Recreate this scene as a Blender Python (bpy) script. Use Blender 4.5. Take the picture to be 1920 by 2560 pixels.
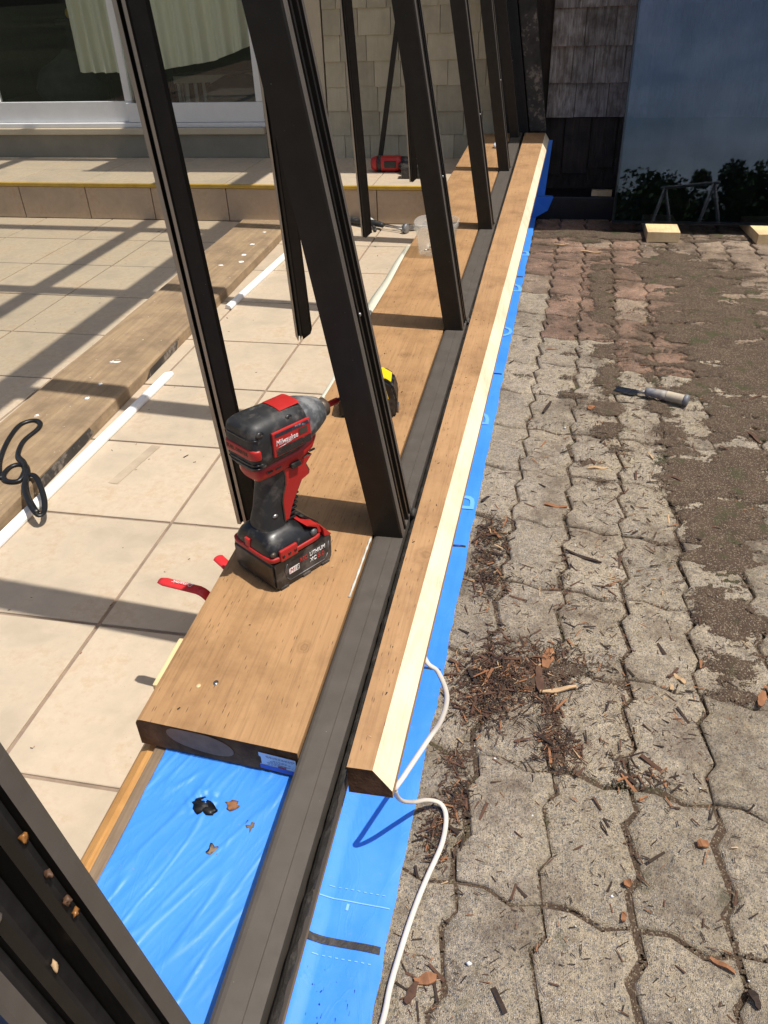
import bpy, bmesh, math, random
from mathutils import Vector, Matrix, noise
R = math.radians
for o in list(bpy.data.objects): bpy.data.objects.remove(o)
SC = bpy.context.scene
C = SC.collection
# ------------------------------------------------------------------ camera, sky, sun, exposure
A = ((0.98128, 0.08213, -0.17420), (0.18996, -0.56163, 0.80528), (-0.03169, -0.82330, -0.56672))
cam = bpy.data.cameras.new('camera'); co = bpy.data.objects.new('camera', cam); C.objects.link(co)
rt = Vector([A[i][0] for i in range(3)]); dn = Vector([A[i][1] for i in range(3)]); fw = Vector([A[i][2] for i in range(3)])
m3 = Matrix((rt, -dn, -fw)).transposed()
co.matrix_world = Matrix.Translation((0, 0, .872)) @ m3.to_4x4()
cam.sensor_fit = 'VERTICAL'; cam.sensor_height = 24; cam.lens = 24 * 1950 / 2560; cam.clip_start = .02; cam.clip_end = 2000
SC.camera = co
SUN = Vector((.41, -.05, 1)).normalized()          # towards the sun
W = bpy.data.worlds.new('World'); SC.world = W; W.use_nodes = True
wn = W.node_tree.nodes; wl = W.node_tree.links
sky = wn.new('ShaderNodeTexSky'); sky.sky_type = 'NISHITA'; sky.sun_disc = False
sky.sun_elevation = math.asin(SUN.z); sky.sun_rotation = math.atan2(SUN.x, SUN.y)
sky.air_density = 1; sky.dust_density = 3; sky.ozone_density = 1
bg = wn['Background']; bg.inputs[1].default_value = .10
tc_ = wn.new('ShaderNodeTexCoord'); mp_ = wn.new('ShaderNodeMapping'); mp_.inputs['Scale'].default_value = (1, 1, 2.6); cn = wn.new('ShaderNodeTexNoise')
cn.inputs['Scale'].default_value = 2.6; cn.inputs['Detail'].default_value = 8; cn.inputs['Roughness'].default_value = .58; cr = wn.new('ShaderNodeValToRGB')
cr.color_ramp.elements[0].position = .54; cr.color_ramp.elements[1].position = .78; cr.color_ramp.elements[1].color = (.55, .55, .55, 1)
cm = wn.new('ShaderNodeMixRGB'); cm.inputs[2].default_value = (9, 9.2, 9.6, 1)          # thin drifting clouds over the whole sky
wl.new(tc_.outputs['Generated'], mp_.inputs[0]); wl.new(mp_.outputs[0], cn.inputs['Vector']); wl.new(cn.outputs[0], cr.inputs[0]); wl.new(cr.outputs[0], cm.inputs[0]); wl.new(sky.outputs[0], cm.inputs[1])
wl.new(cm.outputs[0], bg.inputs[0])
sl = bpy.data.lights.new('sun', 'SUN'); sl.energy = 4.4; sl.angle = R(.53); sl.color = (1, .95, .87)
so = bpy.data.objects.new('sun', sl); C.objects.link(so)
so.rotation_euler = (-SUN).to_track_quat('-Z', 'Y').to_euler()
SC.view_settings.view_transform = 'Standard'; SC.view_settings.look = 'None'
SC.view_settings.exposure = .17; SC.view_settings.gamma = 1; SC.view_settings.use_curve_mapping = False
SC.render.engine = 'CYCLES'; SC.cycles.max_bounces = 8; SC.cycles.transparent_max_bounces = 24
rnd = random.Random(7)
# ------------------------------------------------------------------ material helpers
class G:
    def __init__(s, name, rough=.6, **kw):
        s.m = bpy.data.materials.new(name); s.m.use_nodes = True
        s.N = s.m.node_tree.nodes; s.L = s.m.node_tree.links
        s.b = s.N['Principled BSDF']; s.out = s.N['Material Output']
        s.b.inputs['Roughness'].default_value = rough
        for k, v in kw.items(): s.set(s.b, k.replace('_', ' '), v)
    def set(s, n, k, v):
        i = n.inputs[k]
        if isinstance(v, bpy.types.NodeSocket): s.L.new(v, i)
        else:
            if hasattr(i.default_value, '__len__') and len(i.default_value) == 4 and len(v) == 3: v = (*v, 1)
            i.default_value = v
    def n(s, t, ins={}, out=0, **pr):
        n = s.N.new('ShaderNode' + t)
        for k, v in pr.items(): setattr(n, k, v)
        for k, v in ins.items(): s.set(n, k, v)
        return n.outputs[out]
    def co(s, which='Object', scale=(1, 1, 1), loc=(0, 0, 0), rot=(0, 0, 0)):
        tc = s.N.new('ShaderNodeTexCoord')
        return s.n('Mapping', {'Vector': tc.outputs[which], 'Scale': scale, 'Location': loc, 'Rotation': rot})
    def world(s, scale=(1, 1, 1), loc=(0, 0, 0)):
        g = s.N.new('ShaderNodeNewGeometry')
        return s.n('Mapping', {'Vector': g.outputs['Position'], 'Scale': scale, 'Location': loc})
    def noise(s, v, scale, detail=6, rough=.6, dist=0):
        return s.n('TexNoise', {'Vector': v, 'Scale': scale, 'Detail': detail, 'Roughness': rough, 'Distortion': dist})
    def vor(s, v, scale, out=0, **pr): return s.n('TexVoronoi', {'Vector': v, 'Scale': scale}, out, **pr)
    def ramp(s, f, stops):
        n = s.N.new('ShaderNodeValToRGB'); s.L.new(f, n.inputs[0]); e = n.color_ramp.elements
        while len(e) < len(stops): e.new(.5)
        for x, (p, c) in zip(e, stops):
            x.position = p; x.color = (c, c, c, 1) if not hasattr(c, '__len__') else (*c, 1)
        return n.outputs[0]
    def mix(s, f, a, b, t='MIX'):
        n = s.N.new('ShaderNodeMixRGB'); n.blend_type = t
        s.set(n, 0, f) ; s.set(n, 1, a); s.set(n, 2, b); return n.outputs[0]
    def math(s, op, a, b=0, c=None):
        n = s.N.new('ShaderNodeMath'); n.operation = op; s.set(n, 0, a); s.set(n, 1, b)
        if c is not None: s.set(n, 2, c)
        return n.outputs[0]
    def rand(s): return s.N.new('ShaderNodeObjectInfo').outputs['Random']
    def col(s, c): s.set(s.b, 'Base Color', c)
    def rough(s, c): s.set(s.b, 'Roughness', c)
    def bump(s, h, strength=.5, dist=.002, prev=None):
        n = s.N.new('ShaderNodeBump'); s.set(n, 'Strength', strength); s.set(n, 'Distance', dist); s.L.new(h, n.inputs['Height'])
        if prev: s.L.new(prev, n.inputs['Normal'])
        s.L.new(n.outputs[0], s.b.inputs['Normal']); return n.outputs[0]

def plain(name, c, rough=.5, metal=0, var=.15, scale=60, bump=.15, bd=.0006, dust=None, **kw):
    g = G(name, rough, Metallic=metal, **kw); v = g.co()
    n1 = g.noise(v, scale, 5); n2 = g.noise(v, scale * .17, 4)
    lo = tuple(x * (1 - var) for x in c); hi = tuple(min(1, x * (1 + var)) for x in c)
    cc = g.mix(g.ramp(n2, [(.3, 0), (.7, 1)]), lo, hi)
    if dust: cc = g.mix(g.ramp(g.math('ADD', g.math('MULTIPLY', n1, .5), g.math('MULTIPLY', n2, .5)), [(dust[1], 0), (dust[2], dust[3])]), cc, dust[0])
    g.col(cc); g.rough(g.ramp(n1, [(.3, max(0, rough - .1)), (.7, min(1, rough + .12))]))
    g.bump(n1, bump, bd); return g.m

def wood(name, base, dark, light, rough=.6, axis=1, pores=True, knots=(), grain=1.0, var=.08):
    g = G(name, rough)
    st = [70, 70, 70]; st[axis] = 2.2
    v = g.co('Object', st); vw = g.co('Object')
    d = g.noise(vw, 3.0, 3)
    n1 = g.noise(v, 1.0 * grain, 6, .62, .6)
    st2 = [260, 260, 260]; st2[axis] = 9
    n2 = g.noise(g.co('Object', st2), 1.0, 3, .5)
    big = g.noise(vw, 2.3, 4)
    c = g.mix(g.ramp(n1, [(.28, 0), (.72, 1)]), dark, light)
    c = g.mix(.45, c, base)
    c = g.mix(g.ramp(big, [(.30, 0), (.52, .45)]), c, tuple(min(1, x * 1.22) for x in base))
    c = g.mix(g.ramp(g.noise(g.co('Object', loc=(4, 7, 2)), 5.5, 6, .7), [(.46, 0), (.66, .55)]), c, tuple(x * .72 for x in dark))
    c = g.mix(g.ramp(n2, [(.5, 0), (.72, .35)]), c, tuple(x * .62 for x in dark))
    h = g.math('MULTIPLY', n2, 1)
    if pores:
        st3 = [300, 300, 300]; st3[axis] = 38
        p = g.vor(g.co('Object', st3), 1.0); r = g.vor(g.co('Object', st3), 1.0, 1)
        pm = g.ramp(p, [(.12, 1), (.26, 0)])
        sel = g.ramp(g.n('SeparateColor', {0: r}), [(.70, 0), (.72, 1)])
        pm = g.math('MULTIPLY', pm, sel)
        c = g.mix(g.math('MULTIPLY', pm, .8), c, (.075, .036, .016))
        h = g.math('SUBTRACT', h, pm)
    for (kx, ky, kr) in knots:
        s = g.n('SeparateXYZ', {0: vw}); sy = s.node.outputs[1]
        wob = g.math('MULTIPLY', g.math('SUBTRACT', g.noise(vw, 40, 3), .5), kr * 1.1)
        dx = g.math('MULTIPLY', g.math('SUBTRACT', s, kx), 1.0); dy = g.math('MULTIPLY', g.math('SUBTRACT', sy, ky), .8)
        dist = g.math('ADD', g.math('SQRT', g.math('ADD', g.math('MULTIPLY', dx, dx), g.math('MULTIPLY', dy, dy))), wob)
        k = g.math('DIVIDE', dist, kr)
        ring = g.ramp(k, [(0, .75), (.18, .3), (.32, .6), (.5, .12), (.62, .35), (1, 0)])
        c = g.mix(ring, c, tuple(x * .7 for x in dark))
    g.col(c); g.bump(h, .35, .0006); return g.m

# ---- concrete
def paver_mat(name, tint, peb, dirt=.46):
    g = G(name, .9); v = g.world()
    fine = g.noise(v, 520, 3, .75); mid = g.noise(v, 70, 6, .75); big = g.noise(v, 8, 6, .65)
    wv = g.n('VectorMath', {0: v, 1: g.n('TexNoise', {'Vector': v, 'Scale': 90.0}, 1)}, operation='MULTIPLY_ADD') if False else v
    s = g.n('SeparateColor', {0: g.vor(v, 150, 1)}); d1 = g.vor(v, 150)
    s2 = g.n('SeparateColor', {0: g.vor(v, 330, 1)}); d2 = g.vor(v, 330)
    c = g.mix(g.ramp(mid, [(.32, 0), (.68, 1)]), tuple(x * .50 for x in tint), tuple(x * 1.32 for x in tint))
    md = g.noise(g.world(loc=(1, 5, 2)), 26, 7, .78)
    c = g.mix(g.ramp(md, [(.50, 0), (.64, .8)]), c, (.12, .085, .055))
    c = g.mix(g.ramp(big, [(.35, 0), (.7, .5)]), c, (tint[0] * 1.15, tint[1] * 1.08, tint[2] * .9))
    pm = g.math('MULTIPLY', g.ramp(d1, [(.25, 1), (.55, 0)]), g.ramp(s, [(peb, 1), (peb + .02, 0)]))
    c = g.mix(g.math('MULTIPLY', pm, .8), c, g.ramp(s, [(0, (.12, .125, .14)), (peb * .4, (.23, .21, .18)), (peb * .7, (.15, .145, .145)), (peb, (.34, .29, .21))]))
    p2 = g.math('MULTIPLY', g.ramp(d2, [(.3, 1), (.5, 0)]), g.ramp(s2, [(.45, 0), (.5, 1)]))
    c = g.mix(g.math('MULTIPLY', p2, .75), c, g.ramp(s2, [(.5, (.06, .055, .05)), (.68, (.13, .115, .095)), (.72, (.46, .42, .35)), (.97, (.66, .63, .56))]))
    c = g.mix(g.ramp(fine, [(.36, .75), (.5, 0)]), c, tuple(x * .25 for x in tint))
    c = g.mix(g.ramp(fine, [(.58, 0), (.7, .5)]), c, tuple(min(1, x * 1.9) for x in tint))
    st = g.math('ADD', g.math('MULTIPLY', g.noise(g.world(loc=(3.1, 7.7, 0)), 4.5, 8, .72), .75), g.math('MULTIPLY', fine, .25))
    c = g.mix(g.ramp(st, [(dirt, 0), (dirt + .16, .85)]), c, (.105, .070, .045))
    ms = g.noise(g.world(loc=(9, 1, 0)), 13, 7, .72)
    c = g.mix(g.ramp(ms, [(.58, 0), (.7, .6)]), c, (.085, .08, .035))
    g.col(g.n('HueSaturation', {'Color': c, 'Value': g.math('MULTIPLY_ADD', g.rand(), .36, 1.22)}))
    h = g.math('ADD', g.math('MULTIPLY', p2, .35), g.math('ADD', g.math('MULTIPLY', fine, .9), g.math('MULTIPLY', mid, 1.3)))
    g.bump(h, 1, .008)
    return g.m

MT = {}
MT['paver'] = paver_mat('weathered_concrete', (.46, .385, .285), .6, .50)
MT['paver_red'] = paver_mat('red_concrete', (.37, .22, .15), .3, .43)
MT['paver_tan'] = paver_mat('tan_concrete', (.36, .265, .19), .35, .46)
g = G('soil', .95); v = g.world(); a = g.noise(v, 14, 6, .7); b = g.noise(v, 300, 4, .7); d = g.vor(v, 380)
c = g.mix(g.ramp(a, [(.3, 0), (.7, 1)]), (.064, .040, .025), (.135, .088, .054))
c = g.mix(g.ramp(b, [(.35, .6), (.6, 0)]), c, (.03, .02, .013))
c = g.mix(g.ramp(g.n('SeparateColor', {0: g.vor(v, 380, 1)}), [(.84, 0), (.88, .75)]), c, (.30, .24, .165))
c = g.mix(g.ramp(g.noise(g.world(loc=(5, 5, 0)), 11, 5, .6), [(.56, 0), (.66, .75)]), c, (.05, .056, .016))
g.col(c); g.bump(g.math('ADD', b, g.math('MULTIPLY', d, .6)), 1, .004); MT['soil'] = g.m
MT['soil_loose'] = g.m.copy(); MT['soil_loose'].name = 'loose_soil'; nt = MT['soil_loose'].node_tree; N_ = nt.nodes
at_ = N_.new('ShaderNodeAttribute'); at_.attribute_name = 'cov'; ge = N_.new('ShaderNodeNewGeometry'); nz_ = N_.new('ShaderNodeTexNoise'); nz_.inputs['Scale'].default_value = 240; nz_.inputs['Detail'].default_value = 4
ma = N_.new('ShaderNodeMath'); ma.operation = 'MULTIPLY_ADD'; ma.inputs[1].default_value = .5; ma.inputs[2].default_value = .24; gt = N_.new('ShaderNodeMath'); gt.operation = 'GREATER_THAN'
mx = N_.new('ShaderNodeMixShader'); tb_ = N_.new('ShaderNodeBsdfTransparent'); L_ = nt.links
L_.new(ge.outputs['Position'], nz_.inputs['Vector']); L_.new(at_.outputs['Fac'], ma.inputs[0]); L_.new(ma.outputs[0], gt.inputs[0]); L_.new(nz_.outputs[0], gt.inputs[1])
L_.new(gt.outputs[0], mx.inputs[0]); L_.new(tb_.outputs[0], mx.inputs[1]); L_.new(N_['Principled BSDF'].outputs[0], mx.inputs[2]); L_.new(mx.outputs[0], N_['Material Output'].inputs[0])
g = G('moss', .95); v = g.world(); a = g.noise(v, 250, 4, .7)
g.col(g.mix(g.ramp(a, [(.35, 0), (.65, 1)]), (.03, .036, .008), (.11, .125, .028))); g.bump(a, 1, .004); MT['moss'] = g.m
# ---- tile and grout
def tile_mat(name, base):
    g = G(name, .42); v = g.world()
    a = g.noise(v, 6.5, 7, .62, .4); b = g.noise(v, 40, 5, .7); sp = g.noise(g.world(loc=(4, 2, 1)), 160, 3, .6)
    c = g.mix(g.ramp(a, [(.32, 0), (.68, 1)]), tuple(x * .82 for x in base), tuple(min(1, x * 1.10) for x in base))
    c = g.mix(g.ramp(g.math('ADD', g.math('MULTIPLY', a, .6), g.math('MULTIPLY', b, .4)), [(.50, 0), (.62, .5)]), c, (base[0] * .74, base[1] * .62, base[2] * .5))
    c = g.mix(g.ramp(sp, [(.68, 0), (.74, .5)]), c, (.2, .14, .09))
    c = g.n('HueSaturation', {'Color': c, 'Value': g.math('MULTIPLY_ADD', g.rand(), .08, .95)})
    g.col(c); g.rough(g.ramp(b, [(.3, .32), (.7, .55)])); g.bump(b, .1, .001); return g.m
MT['tile'] = tile_mat('beige_tile', (.545, .45, .335)); MT['tile_riser'] = tile_mat('riser_tile', (.47, .35, .24))
MT['residue'] = plain('tape_residue', (.43, .345, .25), .8, var=.15, scale=90)
MT['grout'] = plain('grout', (.25, .185, .135), .9, scale=120, var=.25, bump=.5)
# ---- timber
MT['sill'] = wood('stained_fir', (.365, .207, .092), (.24, .125, .05), (.455, .275, .132), .6, 1, True,
                  [(-.323, .853, .014), (-.36, 2.01, .02), (-.323, 1.761, .016), (-.44, 1.99, .018), (-.40, 3.3, .02), (-.34, 1.30, .025)])
MT['sill2'] = wood('stained_fir_outer', (.385, .222, .105), (.28, .147, .062), (.465, .288, .145), .6, 1, True,
                   [(-.165, 1.115, .028), (-.155, 1.92, .03), (-.15, 3.6, .03), (-.13, 4.6, .03), (-.17, 2.6, .02)])
MT['pale'] = wood('fresh_cut_fir', (.80, .68, .48), (.74, .59, .38), (.84, .73, .55), .6, 1, False, [(-.13, 1.08, .02), (-.11, 1.86, .02)], .6)
MT['end'] = plain('dark_end_grain', (.125, .064, .032), 1, Specular_IOR_Level=.1, var=.5, scale=160, bump=.8, bd=.002)
MT['end_light'] = plain('sanded_end_grain', (.27, .165, .11), .9, Specular_IOR_Level=.1, var=.3, scale=120)
MT['pine'] = wood('orange_pine', (.52, .27, .085), (.42, .19, .05), (.60, .36, .14), .5, 1, False)
MT['greywood'] = wood('aged_grey_wood', (.22, .155, .095), (.15, .10, .06), (.28, .2, .13), .8, 1, False)
MT['block'] = wood('fresh_pine_block', (.74, .56, .30), (.62, .42, .2), (.8, .64, .38), .65, 1, False)
g = G('weathered_plank', .75); st = g.co('Object', (50, 1.6, 50)); v = g.co()
a = g.noise(st, 1, 6, .6, .5); b = g.noise(v, 7, 6, .7); sp = g.noise(v, 55, 4, .6)
c = g.mix(g.ramp(a, [(.3, 0), (.7, 1)]), (.25, .17, .092), (.385, .275, .165)); c = g.mix(g.ramp(b, [(.42, 0), (.64, .75)]), c, (.19, .132, .08))
c = g.mix(g.ramp(sp, [(.70, 0), (.74, .9)]), c, (.68, .62, .52)); c = g.mix(g.ramp(sp, [(.22, .6), (.3, 0)]), c, (.12, .085, .055))
g.col(c); g.bump(g.math('ADD', a, sp), .4, .002); MT['plank'] = g.m
MT['tarry'] = plain('tar_smear', (.05, .043, .038), .8, var=.5, scale=40, dust=((.3, .25, .2), .52, .6, .7))
MT['white'] = plain('white_paint', (.82, .82, .80), .55, var=.03, scale=50)
MT['door_white'] = plain('door_vinyl', (.66, .66, .66), .35, var=.04)
MT['door_beige'] = plain('beige_trim_paint', (.47, .40, .29), .55, var=.06, scale=30)
MT['base_beige'] = plain('grey_beige_base', (.22, .20, .155), .6, var=.12, scale=30)
MT['nosing'] = plain('brass_yellow_edge', (.45, .28, .035), .45, var=.2)
def shingle(name, lo, hi, streak, grain):
    g = G(name, .85); v = g.world((70, 70, 5)); a = g.noise(v, 1, 6, .65, .6); b = g.noise(g.world(), 9, 5, .6)
    c = g.mix(g.ramp(a, [(.3, 0), (.7, 1)]), lo, hi); c = g.mix(g.ramp(b, [(.45, 0), (.68, .75)]), c, streak)
    c = g.n('HueSaturation', {'Color': c, 'Value': g.math('MULTIPLY_ADD', g.rand(), .35, .82)})
    g.col(c); g.bump(a, grain, .004); return g.m
MT['shingle_in'] = shingle('painted_shingle', (.40, .35, .25), (.46, .405, .295), (.34, .30, .215), .3)
MT['shingle_out'] = shingle('weathered_shingle', (.10, .08, .07), (.40, .365, .34), (.07, .047, .035), 1)
MT['rot'] = shingle('rotten_board', (.02, .014, .010), (.05, .035, .024), (.012, .009, .007), .9)
MT['black'] = plain('black_tar', (.006, .006, .007), .45, var=.4, scale=50, bump=.5, bd=.003)
# ---- metal, rubber, film
g = G('bronze_anodised', .42, Metallic=.55); v = g.co('Object', (160, 160, 4)); a = g.noise(v, 1, 4); b = g.noise(g.co(), 30, 5); sp = g.noise(g.co(), 320, 2)
c = g.mix(g.ramp(b, [(.4, 0), (.7, .5)]), (.023, .0185, .0145), (.036, .030, .024))
c = g.mix(g.ramp(sp, [(.76, 0), (.79, .7)]), c, (.4, .37, .32))
g.col(c); g.rough(g.ramp(a, [(.3, .36), (.7, .52)])); g.bump(a, .05, .0004); MT['bronze'] = g.m
g = G('bronze_rail', .45, Metallic=.15); v = g.co('Object', (160, 3, 160)); a = g.noise(v, 1, 4); b = g.noise(g.co(), 22, 6, .7); sp = g.noise(g.co(), 260, 2)
c = g.mix(g.ramp(b, [(.4, 0), (.75, .6)]), (.085, .072, .060), (.115, .098, .082))
c = g.mix(g.ramp(sp, [(.75, 0), (.78, .8)]), c, (.5, .47, .42)); c = g.mix(g.ramp(a, [(.6, 0), (.8, .25)]), c, (.16, .15, .135))
g.col(c); g.rough(g.ramp(b, [(.3, .5), (.7, .65)])); g.bump(a, .06, .0004); MT['rail'] = g.m
MT['lit_fin'] = plain('bounce_lit_bronze', (.36, .31, .25), .45, metal=.6, var=.1)  # paler bronze, floor bounce painted into the fins of the hanging caps
MT['rubber'] = plain('black_rubber', (.010, .009, .009), .5, var=.3, scale=80, bump=.3, bd=.001, dust=((.16, .14, .12), .66, .72, .5))
MT['rubber_dirty'] = plain('dirty_sealant_tape', (.030, .026, .022), .65, var=.5, scale=60, bump=1, bd=.004, dust=((.14, .115, .09), .55, .66, .6))
MT['gasket'] = plain('gloss_black_gasket', (.008, .008, .009), .4, var=.2)
g = G('blue_membrane', .33); v = g.co(); a = g.noise(g.co('Object', (1, .35, 1), rot=(0, 0, R(24))), 16, 4, .55, .8); b = g.noise(v, 3.0, 4); f = g.noise(v, 90, 3)
c = g.mix(g.ramp(b, [(.35, 0), (.7, 1)]), (.04, .225, .76), (.065, .285, .86)); dd = g.noise(g.co('Object', loc=(3, 3, 0)), 38, 5, .7)
c = g.mix(g.ramp(dd, [(.66, 0), (.74, .5)]), c, (.28, .22, .2)); g.col(c)
rg = g.ramp(a, [(.47, 0), (.5, 1), (.53, 0)])
n_ = g.bump(g.math('ADD', g.math('MULTIPLY', rg, .5), a), .13, .003); g.bump(f, .06, .001, n_); g.rough(g.ramp(dd, [(.3, .34), (.7, .55)])); MT['blue'] = g.m
MT['print'] = plain('membrane_print', (.22, .47, .87), .4, var=.05); MT['print2'] = plain('membrane_big_print', (.15, .42, .90), .35, var=.06)
g = G('panel_glass', .02); tr = g.n('BsdfTransparent', {'Color': (.72, .75, .80)}); gl = g.n('BsdfGlossy', {'Color': (.80, .88, 1), 'Roughness': .012})
fr = g.n('Fresnel', {'IOR': 1.5}); sm = g.noise(g.co('Object', (1, 1, .5)), 6, 5, .6); f2 = g.math('MULTIPLY', g.math('ADD', g.math('MULTIPLY', fr, 1.25), .018), g.ramp(sm, [(.3, .85), (.7, 1.15)])); f2.node.use_clamp = True
g.L.new(g.n('MixShader', {0: f2, 1: tr, 2: gl}), g.out.inputs[0]); MT['glass'] = g.m
g = G('roof_tinted_glass', .02); tr = g.n('BsdfTransparent', {'Color': (.88, .88, .85)}); gl = g.n('BsdfGlossy', {'Color': (1, 1, 1), 'Roughness': .02})
g.L.new(g.n('MixShader', {0: g.math('MULTIPLY', g.n('Fresnel', {'IOR': 1.5}), .8), 1: tr, 2: gl}), g.out.inputs[0]); MT['roofglass'] = g.m
g = G('door_glass', .02); tr = g.n('BsdfTransparent', {'Color': (.95, .97, .94)}); gl = g.n('BsdfGlossy', {'Color': (1, 1, 1), 'Roughness': .01})
g.L.new(g.n('MixShader', {0: g.math('MULTIPLY', g.n('Fresnel', {'IOR': 1.5}), .75), 1: tr, 2: gl}), g.out.inputs[0]); MT['doorglass'] = g.m
g = G('frosted_plastic', .3); g.col((.75, .72, .66)); tr = g.n('BsdfTransparent', {'Color': (.95, .95, .93)}); lp = g.n('MixShader', {0: .24, 1: tr, 2: g.b.outputs[0]}); g.L.new(lp, g.out.inputs[0]); MT['plastic'] = g.m
g = G('masking_film', .4); g.col((.72, .72, .60)); tr = g.n('BsdfTransparent', {'Color': (.92, .95, .88)}); g.L.new(g.n('MixShader', {0: .78, 1: tr, 2: g.b.outputs[0]}), g.out.inputs[0]); MT['film'] = g.m
# ---- tools
DU = ((.22, .19, .16), .50, .68, .5)
MT['t_red'] = plain('tool_red', (.40, .016, .014), .42, var=.15, scale=50, dust=((.16, .05, .04), .58, .7, .5))
MT['t_black'] = plain('tool_black_rubber', (.018, .018, .019), .55, var=.3, scale=60, dust=DU)
MT['t_dark'] = plain('tool_black_plastic', (.010, .010, .011), .38, var=.3, scale=60, dust=DU)
MT['t_grey'] = plain('scuffed_grey_boot', (.085, .087, .092), .45, metal=.25, var=.35, scale=45, bump=.4, bd=.0012, dust=((.40, .40, .40), .5, .6, .5))
MT['t_steel'] = plain('tool_steel', (.38, .36, .34), .35, metal=.9, var=.2)
MT['t_brown'] = plain('oxidised_collar', (.10, .075, .058), .5, metal=.5, var=.3)
MT['t_white'] = plain('tool_print_white', (.75, .74, .72), .5, var=.05)
MT['t_redprint'] = plain('tool_print_red', (.45, .02, .02), .45, var=.1)
MT['t_worn'] = plain('worn_label_black', (.02, .017, .016), .6, var=.5, scale=150, dust=((.35, .06, .05), .55, .62, .7))
MT['t_chrome'] = plain('worn_label_blue_black', (.03, .03, .045), .4, var=.5, scale=150, dust=((.4, .38, .42), .55, .62, .7))
MT['yellow'] = plain('yellow_plastic', (.78, .52, .012), .35, var=.06)
MT['lever_red'] = plain('red_lever_vinyl', (.62, .03, .035), .35, var=.1)
MT['blade'] = plain('chisel_steel', (.10, .115, .15), .28, metal=.9, var=.15)
MT['handle_grey'] = plain('grey_handle', (.15, .155, .17), .5, var=.25, scale=50, dust=((.4, .35, .28), .5, .62, .6))
MT['handle_cream'] = plain('worn_cream_handle', (.42, .36, .27), .55, var=.3, scale=60)
MT['cord'] = plain('white_cord', (.62, .56, .48), .5, var=.15, scale=40, dust=((.3, .22, .15), .58, .7, .5))
MT['sticker'] = plain('sticker_white', (.70, .74, .80), .4, var=.04); MT['sticker_blue'] = plain('sticker_blue', (.07, .11, .50), .4, var=.08); MT['ink'] = plain('ink', (.05, .06, .12), .6, var=.1)
MT['putty'] = plain('grey_putty', (.50, .50, .46), .8, var=.2, scale=100, bump=1, bd=.003)
MT['bug'] = plain('insect_amber', (.28, .12, .03), .4, var=.4, scale=300); MT['bug2'] = plain('insect_brown', (.10, .05, .025), .6, var=.4, scale=300)
MT['chip0'] = plain('chip_dark', (.034, .020, .013), .9, var=.4, scale=200, bump=.6, bd=.002); MT['chip1'] = plain('chip_brown', (.090, .044, .025), .9, var=.35, scale=200, bump=.6, bd=.002)
MT['chip2'] = plain('chip_orange', (.26, .115, .05), .85, var=.3, scale=200); MT['chip3'] = plain('chip_pale', (.45, .30, .165), .85, var=.2, scale=200); MT['shell'] = plain('white_pebble', (.72, .70, .64), .7, var=.1)
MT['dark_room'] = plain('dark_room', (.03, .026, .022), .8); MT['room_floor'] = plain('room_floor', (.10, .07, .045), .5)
g = G('curtain_cloth', .9); g.col((.80, .78, .68)); MT['curtain'] = g.m
MT['fabric'] = plain('dark_fabric', (.035, .036, .036), .9, var=.3); MT['slat'] = plain('pale_slat', (.50, .47, .38), .6, var=.1)
MT['concrete'] = plain('plain_concrete', (.25, .23, .2), .9, var=.2, scale=30); MT['wallpaint'] = plain('wall_sheathing', (.30, .26, .19), .8, var=.1)
MT['bark'] = plain('bark', (.09, .065, .045), .95, var=.4, scale=20); MT['grass'] = plain('grass_ground', (.055, .06, .03), .95, var=.4, scale=1.2)
g = G('leaf', .6); g.col(g.mix(g.rand(), (.045, .075, .022), (.075, .11, .035))); MT['leaf'] = g.m
# ------------------------------------------------------------------ geometry helpers
def link(name, me, mat=None, parent=None, smooth=False):
    o = bpy.data.objects.new(name, me); C.objects.link(o)
    if mat is not None and not me.materials:
        for m in (mat if isinstance(mat, (list, tuple)) else [mat]): me.materials.append(MT[m] if isinstance(m, str) else m)
    if parent: o.parent = parent
    if smooth:
        for p in me.polygons: p.use_smooth = True
    return o
def mesh(name, V, F, mat, parent=None, smooth=False, mi=None):
    me = bpy.data.meshes.new(name); me.from_pydata([tuple(v) for v in V], [], F); me.update()
    o = link(name, me, mat, parent, smooth)
    if mi: me.polygons.foreach_set('material_index', mi)
    return o
def from_bm(name, bm, mat, parent=None, smooth=False):
    me = bpy.data.meshes.new(name); bmesh.ops.recalc_face_normals(bm, faces=bm.faces); bm.to_mesh(me); bm.free()
    return link(name, me, mat, parent, smooth)
def bm_hexa(P, bev=0, seg=2):
    bm = bmesh.new(); v = [bm.verts.new(p) for p in P]
    for f in ((0, 3, 2, 1), (4, 5, 6, 7), (0, 1, 5, 4), (1, 2, 6, 5), (2, 3, 7, 6), (3, 0, 4, 7)): bm.faces.new([v[i] for i in f])
    if bev: bmesh.ops.bevel(bm, geom=list(bm.edges), offset=bev, segments=seg, affect='EDGES', profile=.6)
    return bm
def boxpts(x0, x1, y0, y1, z0, z1):
    return [(x0, y0, z0), (x1, y0, z0), (x1, y1, z0), (x0, y1, z0), (x0, y0, z1), (x1, y0, z1), (x1, y1, z1), (x0, y1, z1)]
def box(name, x0, x1, y0, y1, z0, z1, mat, parent=None, bev=0, seg=2):
    return from_bm(name, bm_hexa(boxpts(x0, x1, y0, y1, z0, z1), bev, seg), mat, parent)
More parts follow.
